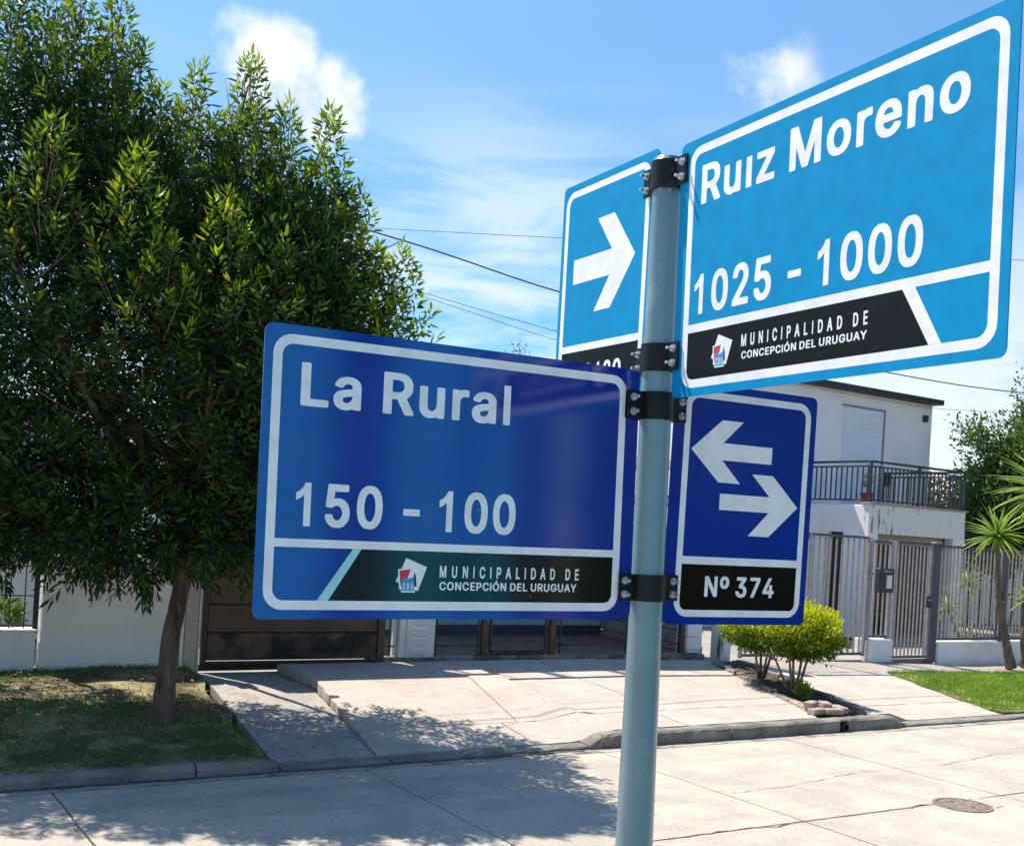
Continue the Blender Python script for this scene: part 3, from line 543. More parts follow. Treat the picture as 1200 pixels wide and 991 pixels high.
def divider(t, w_, z0, z1): fill2d('divider', [[[(.0115, z0), (w_-.0115, z0), (w_-.0115, z1), (.0115, z1)]]], SW, t, -0.00017)
def emblem(t, x, z, s=1.0, m=1):
    q = lambda pts: [[(x+a*s*m, z+b*s) for a, b in pts]]
    # two overlapping white sheets, red field, blue foot and the three letters
    e = fill2d('emblem', [q([(.0155, .0515), (.0475, .0395), (.0355, .0065), (.0330, .0060), (.0008, .0185)])], SW, t, -0.00020)
    fill2d('emblem_sheet', [q([(.0035, .0355), (.0230, .0385), (.0290, .0410), (.0330, .0350), (.0360, .0100), (.0305, .0100), (.0305, .0035), (.0095, .0035), (.0090, .0070), (.0065, .0080)])], SW, e, -0.00025)
    fill2d('emblem_red', [q([(.0060, .0335), (.0225, .0360), (.0205, .0285), (.0185, .0225), (.0165, .0120), (.0085, .0120)])], SR, e, -0.00030)
    fill2d('emblem_dark', [q([(.0290, .0330), (.0315, .0250), (.0330, .0120), (.0285, .0120), (.0270, .0235)])], smat('navy_print', (.02, .02, .09), .5), e, -0.00030)
    fill2d('emblem_blue', [q([(.0100, .0210), (.0130, .0240), (.0185, .0245), (.0195, .0215), (.0220, .0235), (.0280, .0250), (.0290, .0065), (.0290, .0055), (.0100, .0055)])], SL, e, -0.00032)
    a, b = (x+.0118*s, x+.0272*s)
    text('emblem_letters', 'CDU', a, b, z+.0075*s, .0095*s, SW, e, -.0004, sx=.42)
# --- La Rural
tA = sign('street_sign', 'wide deep blue street sign lettered La Rural, left of the pole', (.5069, 1.3961, 1.9722), (.998, -.0621, .0122), (-.0116, .0104, .9999), .56, SB, .012, .024, False)
divider(tA, .56, .0832, .0942)
fill2d('footer', [[[(.0898, .0125), (.5345, .0125), (.5430, .0150), (.5475, .0230), (.5475, .0832), (.1348, .0832)]]], SK, tA, -0.00013)
fill2d('slash', [[[(.0739, .0125), (.0898, .0125), (.1348, .0832), (.1225, .0832)]]], SA, tA, -0.00020)
text('lettering', 'La Rural', .0392, .3560, .2710, .0575, SW, tA)
text('lettering', '150 - 100', .0392, .3725, .1115, .0580, SW, tA)
text('lettering', 'MUNICIPALIDAD DE', .2539, .4868, .0466, .0168, SW, tA, sx=.60)
text('lettering', 'CONCEPCIÓN DEL URUGUAY', .2543, .4835, .0288, .0118, SW, tA)
emblem(tA, .1862, .0215)
# --- arrows and number 374
tC = sign('street_sign', 'narrow deep blue sign with two white arrows and No 374, right of the pole', (1.173, 1.3543, 1.9723), (.9975, -.0704, .0061), (-.0071, -.0145, .9999), .2647, SB, .022, .0125, True)
divider(tC, .2647, .0850, .0975)
fill2d('footer', [[rrect(.0112, .0112, .2535, .0852, .012, corners=(1, 0, 0, 1))]], SK, tC, -0.00013)
fill2d('arrow', [[[(.0153, .2698), (.0753, .3205), (.1192, .3205), (.0796, .2836), (.1835, .2836), (.1835, .2556), (.0790, .2556), (.1192, .2193), (.0741, .2193)]]], SW, tC, -0.00022)
fill2d('arrow', [[[(.2468, .1866), (.1888, .2370), (.1435, .2370), (.1840, .2014), (.0791, .2014), (.0791, .1750), (.1840, .1750), (.1426, .1348), (.1867, .1348)]]], SW, tC, -0.00022)
text('lettering', 'Nº 374', .0600, .2065, .0328, .0335, SW, tC)
# --- Ruiz Moreno
tB = sign('street_sign', 'wide sky blue street sign lettered Ruiz Moreno, nearest, at upper right', (1.1114, 1.2963, 2.324), (-.0699, -.9976, .002), (-.0185, .0033, .9998), .56, SC, .0225, .0125, False)
divider(tB, .56, .0830, .0955)
fill2d('footer', [[[(.0125, .0832), (.0125, .0250), (.0165, .0160), (.0250, .0125), (.4685, .0125), (.4261, .0832)]]], SK2, tB, -0.00013)
fill2d('slash', [[[(.4685, .0125), (.4865, .0125), (.4452, .0832), (.4261, .0832)]]], SW, tB, -0.00020)
text('lettering', 'Ruız Moreno', .0309, .5114, .2735, .0580, SW, tB)
text('lettering', '1025 - 1000', .0245, .4538, .1090, .0595, SW, tB)
text('lettering', 'MUNICIPALIDAD DE', .1372, .3735, .0492, .0170, SW, tB, sx=.60)
text('lettering', 'CONCEPCIÓN DEL URUGUAY', .1385, .3733, .0315, .0106, SW, tB)
emblem(tB, .0700, .0215)
# --- arrow and number 180
tD = sign('street_sign', 'narrow sky blue sign with one white arrow, behind the top left of the pole', (1.1389, 1.6703, 2.3425), (-.0746, -.9971, -.0115), (-.0127, -.0106, .9999), .2647, SC, .0105, .020, True)
divider(tD, .2647, .0740, .0862)
fill2d('footer', [[rrect(.0112, .0112, .2535, .0742, .012, corners=(1, 0, 0, 1))]], SK2, tD, -0.00013)
fill2d('arrow', [[[(.2307, .2190), (.1625, .2995), (.1105, .2990), (.1600, .2388), (.0370, .2388), (.0370, .1950), (.1560, .1950), (.1110, .1388), (.1625, .1388)]]], SW, tD, -0.00022)
text('lettering', 'Nº 180', .0600, .2065, .0165, .0335, SW, tD)

POLE = mat('teal_grey_pole_paint', (.17, .265, .30), .3, (.14, .23, .27), 5, bump=.08, bscale=60, coat=.3, stains=[((.36, .42, .42), 9, .58, .72, .6), ((.16, .10, .07), 26, .70, .76, .7)], grain=.05)
pole = thing('sign_pole', 'round teal grey steel pole carrying four street name signs', 'pole', tuple(axis_at(.12)))
pl = tuple(axis_at(.12))
zs = [.12, 1.61, 1.95, 2.0, 2.35, 2.62, 2.69]; rs = [.0305, .0295, .0264, .026, .0245, .0222, .0220]
MB().tube([axis_at(z)-Vector(pl) for z in zs], rs, 40).build('shaft', POLE, pole, smooth=True)
for p in pole.children[0].data.polygons: p.use_smooth = len(p.vertices) == 4
MB().box((0, 0, .02), (.16, .16, .012), .003).build('base_plate', POLE, pole)
CL = mat('black_clamp_paint', (.004, .004, .006), .42, (.008, .008, .010), 18, bump=.15, spec=.3); BOLT = mat('zinc_bolt', (.62, .63, .66), .35, (.5, .51, .54), 60, metal=.75)
def clamp(z, X, h, rad, ears=True):
    """two pressed steel halves round the pole with ears over the plate edges, two bolts through each ear"""
    X = Vector(X).normalized(); Zv = AX; X = (X-Zv*X.dot(Zv)).normalized(); N_ = X.cross(Zv); Y = -N_
    mtx = Matrix((X, Y, Zv)).transposed().to_4x4(); mtx.translation = axis_at(z)-Vector(pl)
    c = None
    for sg in (-1, 1):
        t_ = .003; r0 = rad+.0006; r1 = r0+t_
        inner = [(-.056, .0025), (-r1, .0025)]
        a0 = math.asin(min(1, .0045/r0)); arc_i = [(-r0*math.cos(a), r0*math.sin(a)) for a in np.linspace(a0, math.pi-a0, 17)]
        a1 = math.asin(min(1, .0055/r1)); arc_o = [(-r1*math.cos(a), r1*math.sin(a)) for a in np.linspace(a1, math.pi-a1, 17)]
        outer = [(-.056, .0055)]+arc_o+[(.056, .0055)]
        inn = [(.056, .0025)]+arc_i[::-1]+[(-.056, .0025)]
        n = len(outer); V = []; F = []
        o_ = [(-.056, .0055)]+arc_o+[(.056, .0055)]; i_ = [(-.056, .0025)]+arc_i+[(.056, .0025)]
        for zz in (-h/2, h/2):
            V += [(a, sg*b, zz) for a, b in o_]; V += [(a, sg*b, zz) for a, b in i_]
        q = 2*n
        for k in range(n-1):
            F += [(k, k+1, q+k+1, q+k), (n+k+1, n+k, q+n+k, q+n+k+1), (k+1, k, n+k, n+k+1), (q+k, q+k+1, q+n+k+1, q+n+k)]
        F += [(0, n, q+n, q), (n-1, n+n-1, q+n+n-1, q+n-1)]
        if sg < 0: F = [f[::-1] for f in F]
        b = MB(); b.v = V; b.f = F; half = b.build('clamp', CL, pole); half.matrix_local = mtx
        for p in half.data.polygons: p.use_smooth = False
        if sg < 0: c = half
    for ex in (-.0465, .0465):
        for ez in (-.26*h, .26*h):
            b = MB()
            b.prism([(.0052*math.cos(R(60*k+10)), .0052*math.sin(R(60*k+10))) for k in range(6)], 0, .0035, 'xz')
            b.prism([(.0024*math.cos(R(30*k)), .0024*math.sin(R(30*k))) for k in range(12)], -.009, .0, 'xz')
            b.prism([(.0060*math.cos(R(30*k)), .0060*math.sin(R(30*k))) for k in range(12)], .0034, .0044, 'xz')
            b.v = [(x+ex, y-.0100, z_+ez) for x, y, z_ in b.v]; b.build('bolt', BOLT, c)
            b = MB(); b.prism([(.0050*math.cos(R(60*k+25)), .0050*math.sin(R(60*k+25))) for k in range(6)], 0, .0045, 'xz'); b.prism([(.0024*math.cos(R(30*k)), .0024*math.sin(R(30*k))) for k in range(12)], 0, .011, 'xz')
            b.v = [(x+ex, y+.0057, z_+ez) for x, y, z_ in b.v]; b.build('nut', BOLT, c)
clamp(2.3015, (.998, -.066, 0), .043, .0247); clamp(2.0175, (.998, -.066, 0), .041, .0260)
clamp(2.662, (-.072, -.997, 0), .044, .0222); clamp(2.3765, (-.072, -.997, 0), .043, .0243)
# ---------------------------------------------------------------- left: garden wall and house behind the tree
lw = thing('garden_wall', 'smooth white garden wall behind the tree trunk, left of the gate', 'wall', (2.06, 12.1, .2))
MB().box((.74, .1, .64), (1.48-.02, .2, 1.30), .01).build('wall_panel', M['white'], lw)
MB().box((-6.02, .1, .27), (11.96, .2, .55), .01).build('low_wall', M['white'], lw)
MB().box((-6.02, .1, .555), (12.0, .24, .02), .004).build('coping', M['white'], lw)
gr = thing('iron_grille', 'thin black iron grille standing on the low white wall at far left', 'grille', (-10, 12.2, .76))
for k in range(13): bx('rail', gr, (6, 0, .04+.30*k), (12, .012, .012), M['black']) if k < 5 else None
for k in range(86): bx('bar', gr, (.06+.1395*k, .012, .62), (.011, .011, 1.24), M['black'])
bx('post', gr, (12.02, -.02, .66), (.045, .045, 1.4), M['black'])
pil = thing('gate_pillar', 'cream rust streaked masonry pillar just left of the brown gate', 'pillar', (3.62, 12.16, .2))
bx('shaft', pil, (0, .1, .85), (.15, .26, 1.7), M['cream'], .01); bx('cap', pil, (0, .1, 1.72), (.19, .30, .05), M['cream'], .008); bx('edge_strip', pil, (.085, -.02, .8), (.018, .03, 1.55), M['cab'])
mast = thing('service_mast', 'tall slim galvanised power mast rising behind the cream gate pillar', 'mast', (3.50, 12.5, .25))
MB().tube([(0, 0, 0), (0, 0, 5.2), (.02, -.02, 5.3), (.1, -.1, 5.32), (.14, -.14, 5.26)], .035, 12).build('pipe', M['galv'], mast, smooth=True)
bx('insulator', mast, (0, -.06, 5.0), (.05, .09, .07), M['white'], .01)

def window(parent, x, y, z, w_, h, grille=True, frame=None):
    f = MB(); t = .06
    for c, d in (((x-w_/2+t/2, y, z), (t, .08, h)), ((x+w_/2-t/2, y, z), (t, .08, h)), ((x, y, z+h/2-t/2), (w_-2*t, .08, t)), ((x, y, z-h/2+t/2), (w_-2*t, .08, t)), ((x, y, z), (.05, .06, h-2*t))): f.box(c, d)
    fo = f.build('window', frame or M['cab'], parent)
    MB().box((x, y+.02, z), (w_-.1, .02, h-.1)).build('pane', M['glass'], fo)
    if grille:
        g = MB()
        for k in range(int(w_/.13)+1): g.tube([(x-w_/2+.13*k+.02, y-.09, z-h/2), (x-w_/2+.13*k+.02, y-.09, z+h/2)], .008, 6)
        for k in range(3): g.box((x, y-.09, z-h/2+.05+(h-.1)*k/2), (w_, .016, .016))
        g.build('grille', M['black'], fo)
hl = thing('house', 'white flat roofed house half hidden behind the big dark tree', 'house', (-4, 15.2, .3))
hb = MB(); hb.box((0, 3.0, 1.45), (13.4, 6.0, 2.9)); hb.build('wall', M['white'], hl)
MB().box((0, 2.9, 2.96), (13.8, 6.6, .12), .01).build('roof', M['facade'], hl)
for x in (-4.5, -1.2, 2.2, 5.6): window(hl, x, -.03, 1.5, 1.3, 1.2)
bx('door', hl, (4.1, -.03, 1.05), (.9, .06, 2.1), M['brown'], .01)
yd = tag(MB().box((8, 19.2, .12), (62, 13.7, .26)).build('yard_ground', M['yard']), kind='structure')

# potted plants behind the grille
def leaf_blob(name, pts_fn, k, L0, W0, mt, parent, updir=.3, drop=0, age_or_sun_fn=None, loc=(0, 0, 0), fold=.25):
    """k leaves at positions from pts_fn; a leaf is two folded quads"""
    P, Dr = pts_fn(k); k = len(P)
    d = Dr/np.linalg.norm(Dr, axis=1)[:, None]
    r = rng.normal(size=(k, 3)); s_ = np.cross(d, r); s_ /= np.linalg.norm(s_, axis=1)[:, None]; nrm = np.cross(s_, d)
    Ls = L0*(.45+.95*rng.random(k))[:, None]; Ws = W0*(.7+.6*rng.random(k))[:, None]
    base = P; tip = P+d*Ls; a = P+d*Ls*.22+s_*Ws*.8+nrm*Ws*fold; b = P+d*Ls*.22-s_*Ws*.8+nrm*Ws*fold
    a2 = P+d*Ls*.62+s_*Ws*.75+nrm*Ws*fold; b2 = P+d*Ls*.62-s_*Ws*.75+nrm*Ws*fold; mid = P+d*Ls*.45
    V = np.stack([base, a, a2, tip, b2, b, mid], 1).reshape(-1, 3)
    i = np.arange(k)[:, None]*7
    F = np.concatenate([i+np.array([[0, 1, 2, 6]]), i+np.array([[6, 2, 3, 4]]), i+np.array([[0, 6, 4, 5]])])
    age = age_or_sun_fn(P) if age_or_sun_fn else rng.random(k)*.6
    return link(name, npmesh(name, V, F, mt, np.repeat(age, 7)), parent, loc)
def ball(c, r, up=.2):
    c = np.array(c); r = np.array(r)
    def f(k):
        u = rng.normal(size=(k, 3)); u /= np.linalg.norm(u, axis=1)[:, None]; rad = rng.random(k)**.35
        return c+u*rad[:, None]*r, u+np.array([0, 0, up])+rng.normal(size=(k, 3))*.6
    return f
pots = (('small dark green potted plant behind the black grille, at the photo edge', 1.05, .36), ('bushy dark green potted plant behind the grille, beside the post', 1.78, .26))
for lab, x, h in pots:
    p = thing('potted_plant', lab, 'plant', (x, 12.62, .30), 'potted plants behind the grille')
    MB().tube([(0, 0, 0), (0, 0, .42)], [.10, .15], 14).build('pot', M['cab'], p)
    leaf_blob('foliage', ball((0, 0, .42+h/2), (.2, .2, h*.6), .6), 300, .10, .02, M['leaf2'], p)

# ---------------------------------------------------------------- brown garage gate
gg = thing('garage_gate', 'brown steel sliding garage gate with wide horizontal panels', 'gate', (3.78, 12.3, .33))
W_ = 2.24
bx('frame_post', gg, (.03, 0, 1.17), (.06, .06, 2.3), M['brownd'], .004); bx('frame_post', gg, (W_-.035, 0, 1.17), (.07, .06, 2.3), M['brown'], .004)
bx('bottom_rail', gg, (W_/2, 0, .035), (W_-.14, .05, .04), M['brownd'], .004); bx('top_rail', gg, (W_/2, 0, 2.30), (W_-.14, .06, .05), M['brownd'], .004)
bx('light_stop_sheet', gg, (W_/2, .035, 1.16), (W_-.1, .006, 2.2), M['brownd'])  # added behind the panels to stop sunlight showing through their gaps
blotchb = mat('dark_blotched_brown_steel', (.125, .068, .040), .55, (.012, .010, .010), 1.15, lo=.49, hi=.60, bump=.15, grain=.06, spec=.35)  # brown steel mixed with soft near-black blotches by noise
for k in range(7): bx('panel', gg, (W_/2-.005, .005*(k % 2), .062+.16+.3185*k), (W_-.145, .03, .306), blotchb if k == 0 else M['brown'], .006)
for x in (.3, 1.75): bx('wheel', gg, (x, 0, .0), (.10, .03, .05), M['black'], .012)
bx('track', gg, (W_/2, .05, -.02), (W_+.1, .05, .07), M['brownd'])

# ---------------------------------------------------------------- middle house: porch behind iron grille
ft = thing('porch_fence', 'brown framed porch grille on a low dirty concrete kerb', 'fence', (6.0, 12.32, .22))
pk = MB(); pk.box((2.62, 0, .06), (5.2, .16, .26), .012); pk.build('plinth', mat('dirty_plinth', (.30, .26, .22), .95, (.12, .10, .08), 3.5, bump=.8, grain=.25), ft)
for x in (.03, 1.49, 2.56, 4.86): bx('post', ft, (x, 0, 1.24), (.085 if x > .1 else .04, .07, 2.1), M['brown'] if x < 4 else M['brownd'], .004)
bx('frame_bar', ft, (1.59, .0, 1.22), (.03, .03, 2.0), M['black']); bx('frame_bar', ft, (2.46, 0, 1.22), (.03, .03, 2.0), M['black'])
bx('frame_bar', ft, (2.03, 0, .225), (.84, .04, .06), M['brownd'])
for x in (.13, .78, 1.40, 2.70, 3.83, 4.40): bx('rod', ft, (x, 0, 1.22), (.018, .018, 2.05), M['black'])
for x0, x1 in ((.05, .2), (.8, 1.44), (2.62, 4.8)): bx('low_rail', ft, ((x0+x1)/2, 0, .32), (x1-x0, .018, .018), M['black'])
bx('top_rail', ft, (2.45, 0, 2.32), (4.9, .06, .05), M['brown'])
bx('white_post', ft, (.20, .02, 1.2), (.045, .04, 2.0), M['cab'])
mc = thing('meter_cabinet', 'low white louvred meter cabinet standing by the brown gate', 'cabinet', (6.48, 12.27, .34))
bx('body', mc, (0, .1, .42), (.50, .24, .84), M['cab'], .01); bx('door', mc, (.02, -.025, .43), (.36, .018, .66), M['cab'], .004)
for k in range(5): bx('louvre', mc, (.02, -.038, .17+.13*k), (.24, .012, .03), M['facade'], .003)
bx('lid', mc, (0, .1, .855), (.54, .28, .03), M['cab'], .006)

hm = thing('house', 'low pale blue house with a shaded porch behind the road signs', 'house', (8.7, 14.9, .3))
MB().box((.15, 3.4, 1.42), (5.1, 6.6, 2.84)).build('wall', M['bluew'], hm)
MB().box((-3.5, 3.6, 1.3), (2.15, 6.2, 2.6)).build('garage_wall', M['bluew'], hm)
MB().box((-.2, 2.6, 2.90), (5.2+.5, 8.9, .14), .01).build('roof', M['white'], hm)
MB().box((-3.45, 3.6, 2.64), (2.3, 6.5, .08), .01).build('garage_roof', M['white'], hm)
MB().box((.15, -1.2, .02), (5.1, 2.6, .10)).build('porch_floor', mat('porch_tile', (.20, .15, .12), .6, (.15, .11, .09), 3), hm)
bx('door', hm, (-1.02, .07, 1.20), (.95, .06, 2.1), M['cab'], .01)
for z in (.62, 1.2): bx('door_panel', hm, (-1.02, .03, z), (.66, .03, .42), M['facade'], .008)
window(hm, .35, .07, 1.1, .95, 1.2, False, M['cab']); window(hm, 1.7, .07, 1.6, .9, .9, False, M['cab'])
bx('skirting', hm, (.15, .085, .15), (5.1, .02, .16), M['darkiron'])
col1 = thing('porch_column', 'whitewashed block column at the right end of the porch', 'column', (11.14, 12.36, .26))
for k in range(14): bx('block', col1, (0, .1, .085+.195*k), (.29, .24, .188), M['facade'], .006)
col2 = thing('porch_column', 'stained white gatepost beside the trimmed green bush', 'column', (11.74, 12.30, .16))
bx('shaft', col2, (0, .12, 1.1), (.20, .24, 2.2), M['stainw'], .008); bx('cap', col2, (0, .12, 2.22), (.25, .29, .04), M['facade'], .005)
sw = thing('block_wall', 'grey cement block side wall between the two white columns', 'wall', (11.35, 12.62, .26))
for k in range(10):
    for j in range(6): bx('block', sw, (.14+.03*0, .2+.40*j+(.2 if k % 2 else 0), .1+.2*k), (.15, .39, .19), M['block'], .006)

# ---------------------------------------------------------------- right: iron fence, gates, low walls
def bars(t, x0, x1, z0, z1, step, mt, y=0, d=(.023, .025), rails=True, name='bar', rmt=None):
    n = max(1, int(round((x1-x0)/step)))
    for k in range(n): bx(name, t, (x0+(k+.5)*(x1-x0)/n, y, (z0+z1)/2), (d[0], d[1], z1-z0-.05), mt)
    if rails:
        for z in (z0, z1): bx('rail', t, ((x0+x1)/2, y, z), (x1-x0, .045, .04), rmt or M['darkiron'])
BARM = mat('pale_grey_bar_paint', (.30, .27, .27), .5, (.22, .2, .2), 10)
g_ = 'grey iron railings of the house on the right'
lg = thing('driveway_gate', 'wide grey barred double gate left of the low white pier', 'gate', (12.0, 12.3, .30), g_)
bars(lg, .06, 1.38, .06, 1.97, .132, BARM); bars(lg, 1.42, 2.76, .06, 1.97, .132, BARM)
for x in (.03, 1.40, 2.79): bx('stile', lg, (x, 0, 1.0), (.045, .05, 1.96), M['greyiron'])
for x in (.7, 2.1): bx('wheel', lg, (x, 0, .02), (.09, .03, .07), M['black'], .01)
pr = thing('gate_pier', 'low square white pier carrying the mailbox railing', 'pier', (15.12, 12.3, .22), None)
bx('base', pr, (0, .06, .19), (.58, .34, .38), M['facade'], .01)
for x in (-.26, .25): bx('post', pr, (x, .0, 1.20), (.075, .06, 1.66), M['greyiron'], .004)
bx('bottom_rail', pr, (0, 0, .42), (.45, .04, .035), M['darkiron']); bx('top_rail', pr, (0, 0, 2.0), (.45, .04, .035), M['darkiron'])
for x in (-.13, -.02, .1): bx('bar', pr, (x, 0, 1.2), (.026, .026, 1.6), BARM)
mb = thing('mailbox', 'small black mailbox with a pale slot plate hung on the railing', 'mailbox', (15.14, 12.22, 1.40))
bx('body', mb, (0, 0, .18), (.36, .10, .40), M['black'], .012); bx('plate', mb, (.05, -.053, .16), (.13, .01, .22), M['cab'], .002); bx('slot', mb, (0, -.055, .335), (.22, .012, .018), M['galv'])
sg_ = thing('warning_tag', 'tiny red and white tag fixed to the gate post', 'tag', (14.86, 12.25, 1.70)); bx('plate', sg_, (0, 0, 0), (.06, .012, .09), M['cab']); bx('mark', sg_, (0, -.008, -.015), (.05, .006, .035), M['redpot'])
pg = thing('pedestrian_gate', 'narrow grey barred gate between the pier and the dark post', 'gate', (15.46, 12.3, .24), g_)
bars(pg, .04, .92, .05, 1.99, .098, BARM)
for x in (.02, .94): bx('stile', pg, (x, 0, 1.02), (.045, .05, 1.98), M['greyiron'])
lk = bx('lock_box', pg, (.90, -.04, 1.0), (.10, .05, .20), M['black'], .008); bx('handle', lk, (-.02, -.04, .03), (.08, .02, .02), M['galv'])
dp_ = thing('fence_post', 'thick dark blue post right of the narrow gate', 'post', (16.54, 12.3, .2)); bx('shaft', dp_, (0, 0, 1.02), (.15, .10, 2.04), M['darkiron'], .006); bx('cap', dp_, (0, 0, 2.06), (.17, .12, .03), M['greyiron'], .004)
rf = thing('railing_fence', 'long grey railing panel on the low white wall at right', 'fence', (16.64, 12.3, .16), g_)
MB().box((6, .05, .17), (12.0, .26, .44), .01).build('base_wall', M['white'], rf)
bars(rf, .02, 1.84, .43, 2.05, .108, BARM); bars(rf, 1.96, 3.9, .43, 2.05, .108, BARM, rails=True); bars(rf, 4.0, 7.9, .43, 2.05, .12, BARM)
for x in (1.90, 3.95, 7.95): bx('post', rf, (x, 0, 1.2), (.11, .07, 1.66), M['darkiron'], .004)

# ---------------------------------------------------------------- right: two storey house with balcony
hr = thing('house', 'two storey white house with a railed balcony and black roof edge', 'house', (17.75, 14.8, .2))
FC = M['facade']
up = MB(); up.box((.95, 5.2, 4.05), (7.4, 6.0, 2.62)); up.build('upper_wall', FC, hr)
MB().box((.97, 5.1, 5.42), (7.50, 6.35, .12), .01).build('roof', M['roofcap'], hr)
sh = bx('shutter', hr, (2.25, 2.19, 3.98), (1.32, .03, 2.1), M['shut'], .004)
for k in range(14): bx('shutter_slat', sh, (0, -.016, -.98+.15*k), (1.30, .012, .138), M['shut'], .004)
bx('shutter_frame', hr, (2.93, 2.18, 3.98), (.05, .05, 2.16), M['yard']); bx('shutter_frame', hr, (2.25, 2.18, 5.05), (1.41, .05, .04), M['yard'])
bx('wall_lamp', hr, (4.35, 2.14, 5.02), (.10, .12, .16), M['black'], .02)
for x in (-.6, 3.15): bx('wall_vent', hr, (x, 2.18, 3.50), (.20, .05, .30), M['black'], .01)
# balcony block (beam at the front, stained by rain), floor and the ground storey under it
BK = MB(); BK.box((1.53, .1, 2.49), (3.06, .2, .58)); BK.build('balcony_beam', M['stainw'], hr)
MB().box((1.535, 1.15, 2.70), (3.03, 1.88, .13)).build('balcony_floor', FC, hr)
bx('balcony_edge', hr, (1.53, .07, 2.795), (3.14, .24, .035), M['yard'], .006)
MB().box((.15, .1, 1.0), (.30, .2, 2.40)).build('pier', FC, hr)
MB().box((2.87, .1, 1.0), (.38, .2, 2.40)).build('pier', FC, hr)
sidew = MB(); sidew.box((.1, .41, 1.27), (.2, .42, 2.94)); sidew.box((.1, .82, 2.47), (.2, .40, .54)); sidew.box((.1, 4.6, 1.27), (.2, 7.16, 2.94)); sidew.build('side_wall', FC, hr)
bx('side_door', hr, (.14, .82, 1.1), (.06, .40, 2.2), M['dark'])
MB().box((1.6, 2.15, 1.2), (2.7, .1, 2.4)).build('carport_back_wall', M['beige'], hr); MB().box((3.0, 1.2, 1.2), (.1, 1.9, 2.4)).build('carport_side_wall', M['beige'], hr)
bx('back_door', hr, (2.0, 2.07, 1.1), (.75, .05, 2.1), M['brownd'], .01)
bx('inner_lintel', hr, (1.5, .5, 2.10), (2.4, .5, .2), M['beige'])
bx('ground_floor', hr, (1.5, 1.1, .05), (3.0, 2.2, .08), M['yard'])
MB().box((3.75, 5.0, 1.3), (1.85, 5.5, 2.8)).build('ground_storey', FC, hr); MB().box((-1.4, 5.3, 1.3), (2.6, 5.4, 2.8)).build('ground_storey', FC, hr)
# balcony railing
br = thing('balcony_railing', 'black iron balcony railing round the upper terrace', 'railing', (17.75, 14.8, 3.0))
def rail_run(x0, y0, x1, y1, n):
    L_ = math.hypot(x1-x0, y1-y0); a = math.atan2(y1-y0, x1-x0)
    for z, hh in ((.06, .03), (.735, .03), (.83, .045)): bx('rail', br, ((x0+x1)/2, (y0+y1)/2, z), (L_, .035, hh), M['black'], 0, a)
    for k in range(n+1):
        t = k/n; bx('bar', br, (lerp(x0, x1, t), lerp(y0, y1, t), .40), (.022, .022, .66), M['black'], 0, a)
rail_run(.06, .06, 3.02, .06, 24); rail_run(.05, .12, .05, 2.14, 15); rail_run(3.02, .12, 3.02, 2.14, 15)
for x, y in ((.04, .05), (3.03, .05), (1.53, .05)): bx('post', br, (x, y, .42), (.045, .045, .84), M['black'])
fp = thing('flower_pot', 'small red flower pot on the balcony corner', 'pot', (17.98, 15.08, 2.98))
MB().tube([(0, 0, 0), (0, 0, .20), (0, 0, .23)], [.09, .13, .14], 14).build('pot', M['redpot'], fp)
leaf_blob('foliage', ball((0, 0, .42), (.07, .07, .22), 1.2), 60, .14, .012, M['leaf2'], fp)
bg_ = thing('garden_bench', 'blue grey bench under the balcony seen through the narrow gate', 'bench', (18.9, 15.9, .28))
bx('seat', bg_, (0, 0, .42), (1.1, .45, .06), M['darkiron'], .01); bx('backrest', bg_, (0, .2, .75), (1.1, .05, .5), mat('blue_grey_paint', (.14, .17, .24), .6), .01)
for x in (-.5, .5): bx('leg', bg_, (x, 0, .2), (.05, .42, .4), M['darkiron'])

# outbuilding and railings further right
ob = thing('outbuilding', 'low sunlit cream wall and outbuilding beyond the right fence', 'building', (25, 17.5, .1))
MB().box((5.5, 3, 1.05), (12, 6, 2.3)).build('wall', M['white'], ob); MB().prism([(-.3, 2.05), (6.3, 4.3), (6.3, 4.42), (-.3, 2.17)], -.8, 11.8, 'yz').build('roof', M['white'], ob)
fr = thing('railing_fence', 'dark thin railing in front of the far cream outbuilding', 'fence', (21.3, 15.6, .3))
bars(fr, 0, 4.5, .2, 2.35, .20, M['black'], d=(.02, .02), rmt=M['black'])
mst = thing('thin_mast', 'thin dark pipe standing beside the yucca heads', 'mast', (20.3, 13.6, .2)); MB().tube([(0, 0, 0), (0, 0, 3.3)], .02, 8).build('pipe', M['brownd'], mst)

# ---------------------------------------------------------------- cables
def cable(label, pts, r):
    P = [Vector(p) for p in pts]; Q = []
    for i in range(len(P)-1):
        p0, p1, p2, p3 = P[max(i-1, 0)], P[i], P[i+1], P[min(i+2, len(P)-1)]
        for k in range(8):
            t = k/8; Q.append(.5*((2*p1)+(p2-p0)*t+(2*p0-5*p1+4*p2-p3)*t*t+(3*p1-p0-3*p2+p3)*t**3))
    Q.append(P[-1]); o = MB().tube([q-Q[0] for q in Q], r, 6).build('power_cable', M['wire'], loc=Q[0]); tag(o, label, 'cable', 'overhead cables along the street')
cable('thick black cable sagging from the tree top across to the right tree', [(-18, 12.6, 6.6), (-6, 12.6, 6.25), (0, 12.6, 5.95), (5.72, 12.6, 5.63), (8.53, 12.6, 5.35), (12, 12.6, 5.17), (15.5, 12.6, 5.10), (19.25, 12.6, 5.20), (26, 12.6, 5.7), (40, 12.6, 6.8)], .0095)
cable('thin level cable, highest of the wires between tree and signs', [(-2, 19.4, 6.05), (4.3, 15.04, 6.0), (12.4, 9.5, 6.0), (25, .8, 6.1)], .0035)
